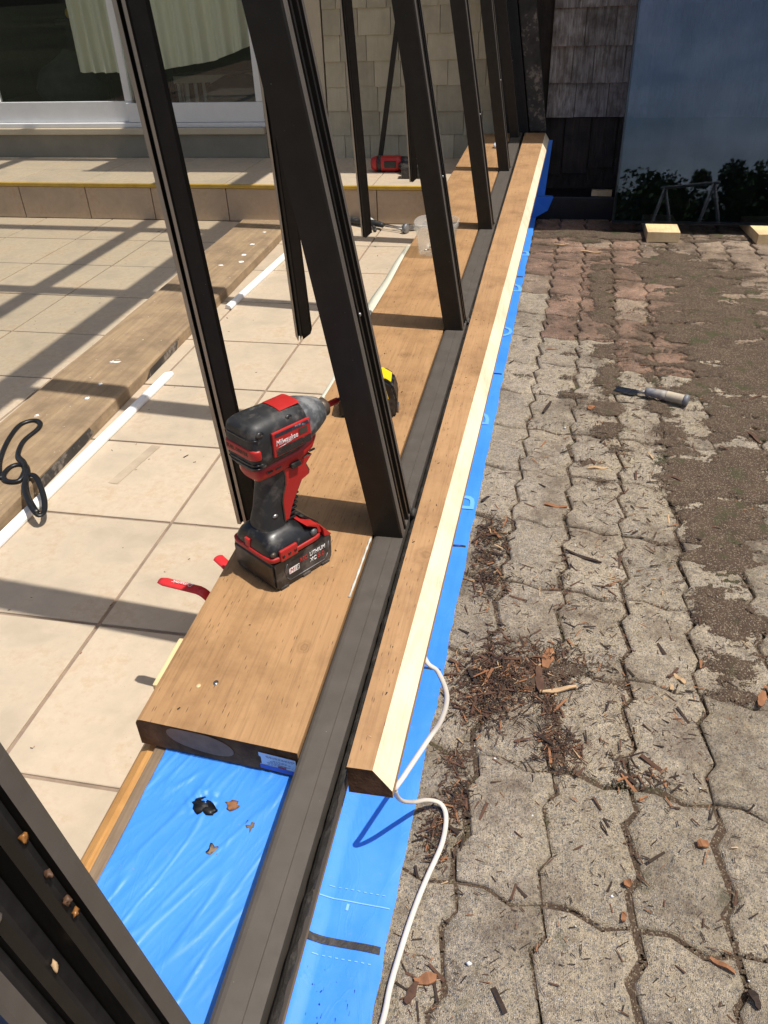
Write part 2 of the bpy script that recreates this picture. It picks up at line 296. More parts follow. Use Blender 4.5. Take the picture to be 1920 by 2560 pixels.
def prism(name, prof, fn, mat, parent=None, bev=0, caps=True):
    """prof: 2D loop; fn(p, t) -> 3D for t = 0, 1"""
    bm = bmesh.new(); a = [bm.verts.new(fn(p, 0)) for p in prof]; b = [bm.verts.new(fn(p, 1)) for p in prof]; n = len(prof)
    for i in range(n): bm.faces.new((a[i], a[(i + 1) % n], b[(i + 1) % n], b[i]))
    if caps: bm.faces.new(a[::-1]); bm.faces.new(b)
    if bev: bmesh.ops.bevel(bm, geom=[e for e in bm.edges], offset=bev, segments=2, affect='EDGES')
    return from_bm(name, bm, mat, parent)
def frame(t, up=Vector((0, 0, 1))):
    t = t.normalized()
    if abs(t.dot(up)) > .98: up = Vector((0, 1, 0))
    s = t.cross(up).normalized(); return s, s.cross(t).normalized()
def smooth_path(P, n=6, closed=False):
    P = [Vector(p) for p in P]; out = []; m = len(P)
    for i in range(m - (0 if closed else 1)):
        g = lambda k: P[k % m] if closed else P[max(0, min(m - 1, k))]
        a, b, c, d = g(i - 1), g(i), g(i + 1), g(i + 2)
        for k in range(n):
            t = k / n; out.append(.5 * ((2 * b) + (c - a) * t + (2 * a - 5 * b + 4 * c - d) * t * t + (3 * b - a - 3 * c + d) * t ** 3))
    if not closed: out.append(P[-1])
    return out
def tube(name, P, r, mat, parent=None, seg=10, ry=None, closed=False, rf=None):
    V = []; F = []; n = len(P); ry = ry or r
    for i, p in enumerate(P):
        t = P[min(i + 1, n - 1)] - P[max(i - 1, 0)]; s, u = frame(t); k = rf(i / (n - 1)) if rf else 1
        for j in range(seg):
            a = 2 * math.pi * j / seg; V.append(p + s * (r * k * math.cos(a)) + u * (ry * k * math.sin(a)))
    for i in range(n - 1):
        for j in range(seg): F.append((i * seg + j, i * seg + (j + 1) % seg, (i + 1) * seg + (j + 1) % seg, (i + 1) * seg + j))
    F.append(tuple(range(seg))[::-1]); F.append(tuple((n - 1) * seg + j for j in range(seg)))
    return mesh(name, V, F, mat, parent, True)
def loft(name, S, mat, parent=None, seg=36, axis=0, smooth=True, cap=True):
    """S: (pos, c1, c2, r1, r2, exponent) superellipse rings; axis 0: pos=x, c=(y,z); axis 2: pos=z, c=(x,y)"""
    V = []; F = []
    for (p, c1, c2, r1, r2, e) in S:
        for j in range(seg):
            a = 2 * math.pi * j / seg; ca, sa = math.cos(a), math.sin(a)
            u = c1 + r1 * math.copysign(abs(ca) ** (2 / e), ca); w = c2 + r2 * math.copysign(abs(sa) ** (2 / e), sa)
            V.append((p, u, w) if axis == 0 else (u, w, p))
    for i in range(len(S) - 1):
        for j in range(seg): F.append((i * seg + j, i * seg + (j + 1) % seg, (i + 1) * seg + (j + 1) % seg, (i + 1) * seg + j))
    if cap: F.append(tuple(range(seg))[::-1]); F.append(tuple((len(S) - 1) * seg + j for j in range(seg)))
    o = mesh(name, V, F, mat, parent, smooth)
    bm = bmesh.new(); bm.from_mesh(o.data); bmesh.ops.recalc_face_normals(bm, faces=bm.faces); bm.to_mesh(o.data); bm.free(); return o
def text(name, body, size, mat, parent, M, shear=0, extrude=.0004, sx=1):
    cu = bpy.data.curves.new('t', 'FONT'); cu.body = body; cu.size = size; cu.shear = shear; cu.extrude = extrude; cu.resolution_u = 3
    t = bpy.data.objects.new('t', cu); C.objects.link(t); dg = bpy.context.evaluated_depsgraph_get()
    me = bpy.data.meshes.new_from_object(t.evaluated_get(dg)); bpy.data.objects.remove(t); bpy.data.curves.remove(cu)
    me.materials.clear(); me.transform(M @ Matrix.Diagonal((sx, 1, 1, 1))); return link(name, me, mat, parent)
def empty(name, loc=(0, 0, 0), rz=0):
    o = bpy.data.objects.new(name, None); C.objects.link(o); o.location = loc; o.rotation_euler = (0, 0, rz); o.empty_display_size = .05; return o
def tag(o, label=None, cat=None, group=None, kind=None):
    if label: o['label'] = label
    if cat: o['category'] = cat
    if group: o['group'] = group
    if kind: o['kind'] = kind
    return o
def blob(name, c, r, mat, parent=None, seed=0, amp=.35, sub=2, fq=1.0):
    bm = bmesh.new(); bmesh.ops.create_icosphere(bm, subdivisions=sub, radius=1)
    for v in bm.verts:
        k = 1 + amp * noise.noise(v.co * 1.6 * fq + Vector((seed * 3.1, seed, 0))); v.co = Vector((v.co.x * r[0] * k, v.co.y * r[1] * k, v.co.z * r[2] * k)) + Vector(c)
    return from_bm(name, bm, mat, parent, True)
# ================================================================== SETTING
ZF, ZG, ZS = -.40, -.52, -.18      # tile floor, patio, step tread
YW = 5.79                          # house wall
# ---- interior tile floor
XJ = [-4.78, -4.28, -3.79, -3.30, -2.82, -2.335, -1.87, -1.425, -.985, -.55]
YJ = [-.46, -.03, .385, .81, 1.237, 1.667, 2.096, 2.532, 2.982, 3.46, 3.943, 4.43, 4.905]
fl = box('tile_floor', -6, -.5, -5, 4.92, ZF - .08, ZF - .0055, 'grout'); tag(fl, kind='structure')
for i in range(len(XJ) - 1):
    for j in range(len(YJ) - 1):
        gp = .0048
        box('tile', XJ[i] + gp, XJ[i + 1] - gp, YJ[j] + gp, YJ[j + 1] - gp, ZF - .012, ZF + rnd.uniform(-.0006, .0006), 'tile', fl, .0015, 1)
mesh('tape_residue', [(-1.2715, 1.8403, ZF + .0014), (-1.2382, 1.8357, ZF + .0014), (-1.2032, 2.076, ZF + .0014), (-1.2362, 2.0823, ZF + .0014)], [(0, 1, 2, 3)], 'residue', fl)
# ---- step below the house wall
st = box('step', -4.9, -.485, 4.915, YW + .02, ZF - .08, ZS - .006, 'grout'); tag(st, kind='structure')
RX = [-4.45, -3.93, -3.45, -2.97, -2.51, -2.0, -1.47, -1.03, -.58]
SXJ = [-4.5, -4.0, -3.5, -3.0, -2.53, -2.02, -1.52, -1.06, -.60]
for i in range(len(SXJ) - 1):
    for (y0, y1) in ((4.922, 5.335), (5.342, 5.775)):
        box('tile', SXJ[i] + .003, SXJ[i + 1] - .003, y0, y1, ZS - .012, ZS + rnd.uniform(-.0005, .0005), 'tile', st, .0015, 1)
    box('riser_tile', RX[i] + .003, RX[i + 1] - .003, 4.902, 4.918, ZF + .003, ZS - .022, 'tile_riser', st, .0015, 1)
box('nosing', -4.6, -.52, 4.893, 4.921, ZS - .019, ZS + .002, 'nosing', st, .002)
# ---- patio paving: interlocking pavers
pb = box('patio', -.45, 12, -4, 7, ZG - .3, ZG - .012, 'soil'); tag(pb, kind='structure')
yard = mesh('yard', [(-60, -160, ZG - .16), (120, -160, ZG - .16), (120, 8, ZG - .16), (-60, 8, ZG - .16)], [(0, 1, 2, 3)], 'grass'); tag(yard, kind='structure')
av = Vector((.1625, -.016)); bv = Vector((.010, .297)); o0 = Vector((-.069, .81))
TOP = [(0, 0), (.34, .005), (.66, -.016), (1, 0)]           # t along av, offset along y (relative to straight chord)
SID = [(0, 0), (.22, -.010), (.34, .012), (.70, -.012), (.82, .012), (1, 0)]   # t along bv, x offset
def paver_me(name, seed):
    r = random.Random(seed); L = []
    q = lambda a: Vector((a[0], a[1]))
    def edge(pts, base, d, perp):
        return [base + d * t + perp * k for t, k in pts[:-1]]
    lo = edge(TOP, Vector((0, 0)), av, Vector((0, 1))); ri = edge(SID, av, bv, Vector((1, 0)))
    up = [av + bv - (av * t) + Vector((0, 1)) * k for t, k in [(1 - a, b) for a, b in TOP[::-1]][:-1]]
    le = [bv - (bv * t) + Vector((1, 0)) * k for t, k in [(1 - a, b) for a, b in SID[::-1]][:-1]]
    loop = lo + ri + up + le; c = (av + bv) / 2; n = len(loop); gap = .0034
    def inset(k):
        out = []
        for i in range(n):
            a, b, d = loop[i - 1], loop[i], loop[(i + 1) % n]
            e1 = (b - a).normalized(); e2 = (d - b).normalized(); nn = Vector((-(e1.y + e2.y), e1.x + e2.x))
            nn = nn.normalized() / max(.5, math.sqrt(max(.1, (1 + e1.dot(e2)) / 2))); out.append(b + nn * k)
        return out
    rings = [(inset(gap), -.05), (inset(gap), -.010), (inset(gap + .0022 + r.uniform(0, .001)), -.0028), (inset(gap + .008), 0.0), (inset(gap + .03), .0006)]
    V = []; F = []
    for k, (rg, z) in enumerate(rings):
        for i, p in enumerate(rg):
            j = Vector((r.uniform(-1, 1), r.uniform(-1, 1))) * (.0026 if k in (2, 3) else .0012); V.append((p.x - c.x + j.x, p.y - c.y + j.y, z + (r.uniform(-.0012, .0008) if k > 1 else 0)))
    for k in range(len(rings) - 1):
        for i in range(n): F.append((k * n + i, k * n + (i + 1) % n, (k + 1) * n + (i + 1) % n, (k + 1) * n + i))
    F.append(tuple((len(rings) - 1) * n + i for i in range(n)))
    me = bpy.data.meshes.new(name); me.from_pydata(V, [], F); me.update()
    for p in me.polygons: p.use_smooth = True
    return me
PM = {m: [paver_me('paver', 100 + i) for i in range(6)] for m in ('paver', 'paver_red', 'paver_tan')}
for m, L in PM.items():
    for me in L: me.materials.append(MT[m])
cnt = 0
for i in range(-1, 12):
    for j in range(-3, 18):
        c = o0 + av * (i + .5) + bv * (j + .5)
        if c.x > .34 * c.y + .62 or c.x < -.24 or c.y > 5.75: continue
        red = 3.45 + .25 * noise.noise(Vector((c.x * 3, 1.2, 0))) - .25 * max(0, c.x - .1)
        k = 'paver'
        if c.y > red + (1.6 if c.x < .0 and c.y < 4.0 else 0): k = 'paver_red' if (c.x < .62 and rnd.random() < .8) else 'paver_tan'
        if c.y > 4.75 and k == 'paver': k = 'paver_tan'
        o = link('paver', rnd.choice(PM[k]), None, pb); cnt += 1
        o.location = (c.x, c.y, ZG + rnd.uniform(-.0035, .003)); o.location.x += rnd.uniform(-.003, .003); o.location.y += rnd.uniform(-.003, .003); o.rotation_euler = (rnd.uniform(-.014, .014), rnd.uniform(-.018, .018), rnd.uniform(-.022, .022))
print('pavers', cnt)
# ---- soil washed over the pavers (uncountable)
BL = [(.31, 4.0, .07, .75, 1.0), (.29, 2.9, .06, .5, 1.0), (.57, 2.1, .13, .33, 1.15), (.55, 1.6, .09, .25, 1.1), (.67, 2.25, .12, .25, .9), (.65, 4.6, .2, .3, .8),
      (.9, 4.2, .3, .5, .85), (.51, 2.6, .08, .5, .7), (.16, .77, .05, .06, .55), (.24, 1.12, .05, .04, .6), (.86, 3.2, .2, .5, .7), (.0, 1.35, .12, .07, .75), (.10, 1.40, .12, .08, .75),
      (-.09, 1.8, .05, .16, .9), (.22, 2.3, .08, .2, .55), (.40, 5.2, .9, .12, .9), (.75, 3.4, .12, .9, .7), (.12, 1.12, .03, .09, .7), (.33, 1.55, .10, .06, .6), (.47, 3.3, .05, .5, .5), (.72, 2.75, .10, .4, .55), (.60, 3.7, .10, .35, .6), (1.05, 3.1, .2, .8, .6), (.48, 1.35, .07, .12, .6), (.15, 2.85, .06, .25, .45), (.13, 3.4, .05, .3, .4)]
COV = []; nx, ny = 360, 1000; x0, x1, y0, y1 = -.22, 2.3, .3, 5.75; V = []; F = []
for j in range(ny + 1):
    y = y0 + (y1 - y0) * (j / ny) ** 1.5
    for i in range(nx + 1):
        x = x0 + (x1 - x0) * (i / nx) ** 1.25
        w = sum(a * math.exp(-((x - bx) / sx) ** 2 - ((y - by) / sy) ** 2) for bx, by, sx, sy, a in BL)
        nz = noise.fractal(Vector((x * 6, y * 12, 0)), 1, 2, 5); n2 = noise.fractal(Vector((x * 60, y * 60, 5)), 1, 2, 3)
        n3 = noise.noise(Vector((x * 170, y * 130, 9))); h = -.0070 + .0022 * min(1, max(0, y - .9)) + .0010 * max(0, y - 1.5) + .0125 * min(1, max(0, (w - .15) * .95)) * (1 + .45 * nz) + .0062 * nz + .0030 * n2 + .0028 * n3
        V.append((x, y, ZG + min(h, .0055 + .0012 * n2))); COV.append(1.0 if h < -.0045 else min(1, max(.0, .12 + (h + .001) / .0085)))
for j in range(ny):
    for i in range(nx): a = j * (nx + 1) + i; F.append((a, a + 1, a + nx + 2, a + nx + 1))
so_ = mesh('soil', V, F, 'soil_loose', None, True); at = so_.data.attributes.new('cov', 'FLOAT', 'POINT'); at.data.foreach_set('value', COV); tag(so_, 'brown soil washed over and between the patio pavers', 'soil', kind='stuff')
# ================================================================== HOUSE WALL
hw = empty('house_wall', (0, YW, ZG)); tag(hw, 'shingled house wall, beige by the glass door and weathered grey brown beyond the sunroom', 'wall')
def hbox(name, x0, x1, y0, y1, z0, z1, mat, parent=hw, bev=.002):
    return box(name, x0, x1, y0 - YW, y1 - YW, z0 - ZG, z1 - ZG, mat, parent, bev)
hbox('sheathing', -1.53, -.30, YW + .012, YW + .16, ZS - .1, 3.3, 'wallpaint')
hbox('sheathing', -.30, 6, YW + .012, YW + .16, .06, 3.3, 'rot')
hbox('sheathing', -1.98, -1.53, YW + .06, YW + .16, ZS - .1, 3.3, 'wallpaint')
hbox('sheathing', -6, -1.98, YW + .02, YW + .16, 2.0, 3.3, 'wallpaint')
hbox('sheathing', -6, -4.3, YW + .02, YW + .16, ZS - .1, 2.0, 'wallpaint')
hbox('casing', -1.99, -1.545, YW - .012, YW + .06, ZS, 2.1, 'door_beige')
hbox('base_board', -4.6, -1.99, YW - .03, YW + .05, ZS + .001, -.024, 'base_beige')
def shingles(x0, x1, rows, wr, mat, th, seed):
    r = random.Random(seed)
    for z0, z1 in rows:
        x = x0 + r.uniform(-.08, 0)
        while x < x1:
            w = r.uniform(*wr); a, b = max(x, x0), min(x + w - .003, x1); dz = r.uniform(-.004, .004); t = th * r.uniform(.8, 1.25)
            if b - a > .012:
                P = [(a, -t, z0 + dz), (b, -t, z0 + dz), (b, .006, z0 + dz), (a, .006, z0 + dz), (a, -.003, z1 + .03), (b, -.003, z1 + .03), (b, .009, z1 + .03), (a, .009, z1 + .03)]
                from_bm('shingle', bm_hexa([(p[0], p[1], p[2] - ZG) for p in P], .0012, 1), mat, hw)
            x += w
rows = [(-.183 + i * .148, -.183 + (i + 1) * .148) for i in range(10)]
shingles(-1.535, -.30, rows, (.11, .22), 'shingle_in', .012, 3)
rows = [(.068 + i * .202, .068 + (i + 1) * .202) for i in range(6)]
shingles(-.06, 2.3, rows, (.11, .24), 'shingle_out', .026, 5)
# rotten strip, foundation ledge
hbox('rotten_board', -.30, 6, YW + .02, YW + .05, -.40, .075, 'rot')
r = random.Random(11)
for i in range(9):
    x = -.10 + i * .17
    hbox('rotten_board', x, x + .16, YW + .0, YW + .018, -.33 + r.uniform(0, .1), .066, 'rot')
hbox('foundation', -.32, 6, YW - .22, YW + .2, -.75, -.375, 'black', bev=.012)
# soffit and roof edge (casts the strip of shade along the wall)
hbox('soffit', -1.87, 7, 5.145, YW + .2, 2.90, 2.96, 'door_beige'); hbox('fascia', -1.87, 7, 5.115, 5.145, 2.88, 3.06, 'door_beige')
# ---- sliding door and the room behind it
sd = empty('sliding_door', (-3.1, YW, ZS)); tag(sd, 'white sliding glass door with two tall panes behind the step', 'door')
def dbox(name, x0, x1, y0, y1, z0, z1, mat, parent=sd, bev=.004): return box(name, x0 + 3.1, x1 + 3.1, y0 - YW, y1 - YW, z0 - ZS, z1 - ZS, mat, parent, bev)
dbox('door_sill', -4.6, -1.995, YW - .055, YW + .1, -.022, .018, 'door_beige'); dbox('threshold', -4.6, -1.995, YW - .012, YW + .1, .019, .048, 'door_white')
p1 = dbox('door_panel', -4.15, -2.99, YW + .028, YW + .062, .05, .185, 'door_white'); p2 = dbox('door_panel', -3.03, -2.0, YW + .0, YW + .026, .05, .175, 'door_white')
dbox('stile', -3.045, -2.985, YW + .024, YW + .064, .186, 2.0, 'door_white', sd); dbox('stile', -4.15, -4.045, YW + .028, YW + .062, .186, 2.0, 'door_white', sd); dbox('stile', -2.05, -2.0, YW, YW + .026, .176, 2.0, 'door_white', sd)
dbox('pane', -4.045, -3.045, YW + .041, YW + .047, .18, 2.0, 'doorglass', sd, 0); dbox('pane', -2.985, -2.05, YW + .009, YW + .015, .17, 2.0, 'doorglass', sd, 0)
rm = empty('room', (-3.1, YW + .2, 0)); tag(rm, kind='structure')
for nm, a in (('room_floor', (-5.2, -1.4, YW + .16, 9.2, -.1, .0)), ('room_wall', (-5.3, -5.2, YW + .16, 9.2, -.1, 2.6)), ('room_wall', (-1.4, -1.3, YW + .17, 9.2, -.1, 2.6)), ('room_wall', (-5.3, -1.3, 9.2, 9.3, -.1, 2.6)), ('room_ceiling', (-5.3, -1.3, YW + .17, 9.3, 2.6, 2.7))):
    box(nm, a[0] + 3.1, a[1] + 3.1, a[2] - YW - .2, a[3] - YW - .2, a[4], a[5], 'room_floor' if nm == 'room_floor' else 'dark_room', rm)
def curtain(x0, x1, y, zb, label, seed):
    V = []; F = []; n = 90; r = random.Random(seed); ph = r.uniform(0, 6)
    for k in range(9):
        for i in range(n + 1):
            t = i / n; x = x0 + (x1 - x0) * t; zz = zb(t); z = zz + (2.1 - zz) * k / 8
            V.append((x, y + .03 * math.sin(t * 38 + ph + .8 * math.sin(5 * t)) + .012 * math.sin(t * 90 + k * .3), z))
    for k in range(8):
        for i in range(n): a = k * (n + 1) + i; F.append((a, a + 1, a + n + 2, a + n + 1))
    o = mesh('curtain', V, F, 'curtain', None, True); return tag(o, label, 'curtain', 'curtains behind the glass door')
curtain(-3.42, -2.86, 5.93, lambda t: .36 - .01 * t, 'pale curtain gathered behind the left pane of the glass door', 1)
curtain(-2.84, -2.0, 5.94, lambda t: .36 + .10 * t + .16 * max(0, t - .55), 'pale curtain behind the right pane, its hem lifted to one side', 2)
bn = empty('slatted_bench', (-2.5, 6.55, 0)); tag(bn, 'pale slatted bench standing inside behind the right glass pane', 'bench')
box('seat', -.42, .42, -.14, .14, .24, .29, 'slat', bn, .004)
for i in range(13): box('slat', -.40 + i * .064, -.375 + i * .064, -.15, -.13, .06, .24, 'slat', bn, .002)
for sx in (-.4, .36): box('leg', sx, sx + .04, -.12, -.08, 0, .24, 'slat', bn); box('leg', sx, sx + .04, .08, .12, 0, .24, 'slat', bn)
bn.rotation_euler = (0, 0, R(14))
b_ = blob('bag', (-2.3, 6.3, .14), (.34, .13, .15), 'fabric', None, 3); tag(b_, 'dark soft bag on the floor inside the right glass pane', 'bag')
b_ = blob('bag', (-3.75, 6.35, .22), (.30, .16, .24), 'fabric', None, 5); tag(b_, 'dark draped bundle inside the left glass pane', 'bundle')
tb = empty('side_table', (-3.6, 7.2, 0)); tag(tb, 'low dark table deep inside the room behind the left pane', 'table')
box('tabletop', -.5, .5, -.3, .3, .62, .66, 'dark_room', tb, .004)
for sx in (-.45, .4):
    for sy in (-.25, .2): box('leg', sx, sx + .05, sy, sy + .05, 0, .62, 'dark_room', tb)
o = loft('bottle', [(-.08, 0, 0, .02, .02, 2), (-.075, 0, 0, .035, .035, 2), (.06, 0, 0, .035, .035, 2), (.08, 0, 0, .015, .015, 2), (.1, 0, 0, .015, .015, 2)], 'yellow', None, 16)
o.location = (-3.95, 7.0, .695); tag(o, 'yellow bottle lying on the table inside the left pane', 'bottle')
# ================================================================== CURB, MEMBRANE, SILL
def splay(y): return -.17 + .0195 * (y - .6)
V = []; F = []
cb = empty('curb', (-.4, .6, -.7)); tag(cb, 'low concrete curb under the sunroom sill, wrapped in blue membrane', 'curb')
box('footing', -.087, .065, -1.2, 5.0, 0, .60, 'concrete', cb); box('sill_plate', -.087, .1835, -1.2, 5.0, .601, .636, 'greywood', cb)
mb = empty('membrane', (-.3, .6, -.06)); tag(mb, 'bright blue waterproof membrane wrapped over the curb and down to the pavers', 'membrane')
def mem_pt(t, y):      # t 0..1 across: inner edge -> rail -> bend -> patio
    xe = splay(y) + .006 * noise.noise(Vector((0, y * 5, 1))) + .004 * noise.noise(Vector((0, y * 17, 3)))
    
    P = [(-.488, -.0605), (-.487, -.0585), (-.275, -.0585), (-.216, -.0585), (-.2145, -.066), (-.222, -.104), (-.331, -.106), (-.3305, -.44), (-.322, -.482), (-.305, -.500), (-.28, ZG + .0125), (xe - .02, ZG + .0115), (xe, ZG + .009)]
    T = [0, .01, .40, .44, .445, .46, .50, .56, .58, .60, .64, .96, 1]
    for k in range(len(T) - 1):
        if t <= T[k + 1]:
            f = (t - T[k]) / (T[k + 1] - T[k]); x = P[k][0] * (1 - f) + P[k + 1][0] * f; z = P[k][1] * (1 - f) + P[k + 1][1] * f; break
    nw = .0
    if t < .5 and y < .72:
        q = Vector((x * math.cos(.45) - y * math.sin(.45), x * math.sin(.45) + y * math.cos(.45), 0))
        w = noise.noise(Vector((q.x * 26, q.y * 4.5, 2))); w2 = noise.noise(Vector((q.x * 70, q.y * 9, 7)))
        z += max(0, .0016 * (1 - abs(w) * 11)) * min(1, max(0, (.75 - y) * 9)) + .0012 * w + max(0, .0007 * (1 - abs(w2) * 8))
        d = math.hypot(x + .399, (y - .592)); z += .008 * math.exp(-(d / .02) ** 2) * noise.noise(Vector((x * 120, y * 120, 0)))
    elif t > .6: z += .0018 * max(-.6, noise.noise(Vector((x * 22, y * 9, 4)))) + .003 * max(0, (t - .95) / .05) * (.4 + noise.noise(Vector((0, y * 11, 2))))
    return (x, y, z)
TS = sorted(set([0, .01, .40, .44, .445, .46, .50, .56, .58, .59, .60, .96, 1] + [.01 + .39 * i / 120 for i in range(121)] + [.60 + .40 * i / 30 for i in range(31)]))
YS = [-.55 + .6 * i / 30 for i in range(30)] + [.05 + .70 * i / 190 for i in range(191)] + [.75 + 4.85 * i / 190 for i in range(1, 191)]
V = [mem_pt(t, y) for y in YS for t in TS]; n = len(TS)
F = [(j * n + i, j * n + i + 1, (j + 1) * n + i + 1, (j + 1) * n + i) for j in range(len(YS) - 1) for i in range(n - 1)]
V = [(x + .3, y - .6, z + .06) for x, y, z in V]
sh = mesh('sheet', V, F, 'blue', mb, True)
def on_mem(name, y0, y1, t0, t1, mat, off=.0012, par=sh, n=16, skew=0):
    V = []; F = []
    for i in range(n + 1):
        t = t0 + (t1 - t0) * i / n
        for y in (y0, y1):
            yy = y + skew * i / n; p = Vector(mem_pt(t, yy)); q = Vector(mem_pt(min(1, t + .01), yy)); d = (q - p).normalized(); nn = Vector((-d.z, 0, d.x)); nn = nn if nn.z > 0 or nn.x > 0 else -nn
            p += nn * off; V.append((p.x + .3, p.y - .6, p.z + .06))
    for i in range(n): F.append((2 * i, 2 * i + 1, 2 * i + 3, 2 * i + 2))
    return mesh(name, V, F, mat, par)
YP = .728
SEAMS = ((.654, .013), (1.323, .006), (1.82, .008), (3.024, .010), (4.291, .012))
for y, w in SEAMS: on_mem('lap_seam', y - w / 2, y + w / 2, .585, .985, 'rubber_dirty', .002)
on_mem('print_line', YP, YP + .0022, .60, .985, 'print', .0016); on_mem('print_line', YP - .016, YP - .004, .735, .752, 'print', .0016)
for y in (YP + .022, SEAMS[0][0] - .026):
    for k in range(9): on_mem('print_dash', y, y + .0016, .62 + k * .04, .638 + k * .04, 'print', .0016, n=3)
for y, x, ch, s in ((2.0, -.15, 'B', .16), (2.56, -.15, 'D', .16), (3.42, -.115, 'O', .17), (4.03, -.10, 'D', .2), (4.66, -.085, 'B', .2)):
    M = Matrix.Translation((x + .3, y - .6, ZG + .0145 + .06)); text('print_letter', ch, s, 'print2', sh, M @ Matrix.Rotation(R(90), 4, 'Z'), 0, .0002)
# punctures in the membrane
o = blob('puncture', (-.399 + .3, .590 - .6, -.057 + .06), (.016, .011, .0014), 'black', sh, 4, 1.0); o = blob('puncture', (-.387 + .3, .583 - .6, -.057 + .06), (.011, .006, .0014), 'black', sh, 9, 1.0)
o = blob('puncture', (-.357 + .3, .596 - .6, -.058 + .06), (.008, .0065, .0014), 'chip2', sh, 2, 1.0); blob('puncture', (-.322 + .3, .57 - .6, -.058 + .06), (.006, .008, .001), 'greywood', sh, 8, 1.6); blob('puncture', (-.36 + .3, .527 - .6, -.058 + .06), (.006, .007, .001), 'greywood', sh, 12, 1.6)
# ---- inner sill board
sb = empty('sill_board', (-.4, .67, -.055)); tag(sb, 'wide stained brown sill board lying inside the dark metal rail', 'board')
prof = [(-.526, -.054), (-.526, -.010), (-.523, -.004), (-.517, -.002), (-.2755, -.002), (-.2755, -.054)]
bd = prism('board', prof, lambda p, t: (p[0] + .4 + (.012 * t if p[0] < -.5 else 0), (0.002 - .02 * (p[0] + .526) / .25 if t == 0 else 4.96) , p[1] + .055), 'sill', sb)
bd.data.transform(Matrix.Translation((-.4, .67, -.055))); bd.matrix_parent_inverse = Matrix.Translation((-.4, .67, -.055)).inverted()
ef = [(-.5255, -.0535), (-.5255, -.010), (-.5225, -.004), (-.517, -.0023), (-.276, -.0023), (-.276, -.0535)]
mesh('end_face', [(p[0] + .4, .001 - .02 * (p[0] + .526) / .25, p[1] + .055) for p in ef], [tuple(range(6))], 'end', sb)
V = []; cx, cz, n = -.425, -.021, 28
for i in range(n):
    a = 2 * math.pi * i / n; x = cx + .052 * math.copysign(abs(math.cos(a)) ** .8, math.cos(a)); z = min(-.0025, cz + .020 * math.sin(a) - .12 * (x - cx)); V.append((x + .4, -.0002 - .02 * (x + .526) / .25, z + .055))
mesh('sanded_patch', V, [tuple(range(n))], 'end_light', sb)
o = loft('screw_hole', [(0, -.434 + .4, .757 - .67, .004, .005, 2), (.0006, -.434 + .4, .757 - .67, .004, .005, 2)], 't_steel', sb, 14, 2); o.location.z = .0532
o = loft('screw_hole', [(0, -.458 + .4, .747 - .67, .0035, .004, 2), (.0006, -.458 + .4, .747 - .67, .0035, .004, 2)], 'block', sb, 14, 2); o.location.z = .0532
# sticker stapled to the end of the board
lb = empty('end_tag', (-.306, .655, -.053)); tag(lb, 'small white and blue printed tag stuck to the dark end of the sill board', 'tag')
def tagpt(u, w): x = -.334 + .056 * u; return (x + .306, .671 - .02 * (x + .526) / .25 - .0018 - .655 - .002 * u, -.047 + .034 * w + .053)
mesh('paper', [tagpt(0, 1), tagpt(0, .78), tagpt(.05, .72), tagpt(.05, .33), tagpt(0, .28), tagpt(0, 0), tagpt(1, 0), tagpt(1, 1)], [tuple(range(8))], 'sticker', lb)
def tq(nm, u0, u1, w0, w1, m, k=.0006): mesh(nm, [tuple(Vector(tagpt(u, w)) + Vector((0, -k, 0))) for u, w in ((u0, w0), (u1, w0), (u1, w1), (u0, w1))], [(0, 1, 2, 3)], m, lb)
tq('blue_band', .0, 1, .02, .27, 'sticker_blue')
for w, u0, u1 in ((.86, .2, .97), (.80, .22, .95), (.66, .38, .75), (.59, .3, .85), (.52, .25, .6), (.45, .2, .9), (.38, .22, .5)):
    u = u0
    while u < u1: l_ = rnd.uniform(.03, .09); tq('print_line', u, min(u1, u + l_), w - .012, w + .012, 'ink', .0009); u += l_ + .02
tq('print_line', .5, .72, .30, .40, 't_redprint', .0009)
# ---- outer bevelled board
def bx_(y): return -.168 + .0225 * (y - .64)
ob = empty('edge_board', (-.18, .62, -.055)); tag(ob, 'long brown board with pale slanted edge outside the metal rail', 'board')
def obp(k, y):
    L = -.2035 + .0068 * max(0, y - 3.0); B = bx_(y)
    return [(L, y, -.052), (L, y, -.001), (B, y, -.001), (B + .026, y, -.040), (B + .0265, y, -.054), (L, y, -.055)][k]
ys = [.641] + [.9 + .4 * i for i in range(12)] + [5.64]
off = Vector((-.18, .62, -.055))
def strip(name, ks, mat, cap=False, dy=0):
    V = []; F = []
    for yi, y in enumerate(ys):
        for k in ks:
            p = Vector(obp(k, y)); 
            V.append(p - off)
    n = len(ks)
    for j in range(len(ys) - 1):
        for i in range(n - 1): F.append((j * n + i, j * n + i + 1, (j + 1) * n + i + 1, (j + 1) * n + i))
    o = mesh(name, V, F, mat, ob); o.data.transform(Matrix.Translation(off)); o.matrix_parent_inverse = Matrix.Translation(off).inverted(); return o
strip('top_face', [0, 1, 2], 'sill2'); strip('bevel', [2, 3], 'pale'); strip('edge', [3, 4, 5, 0], 'sill2')
mesh('end_face', [Vector(obp(k, ys[0])) - off for k in (0, 1, 2, 3, 4)], [(0, 1, 2, 3, 4)], 'end', ob)
mesh('end_face', [Vector(obp(k, ys[-1])) - off for k in (4, 3, 2, 1, 0)], [(0, 1, 2, 3, 4)], 'end', ob)
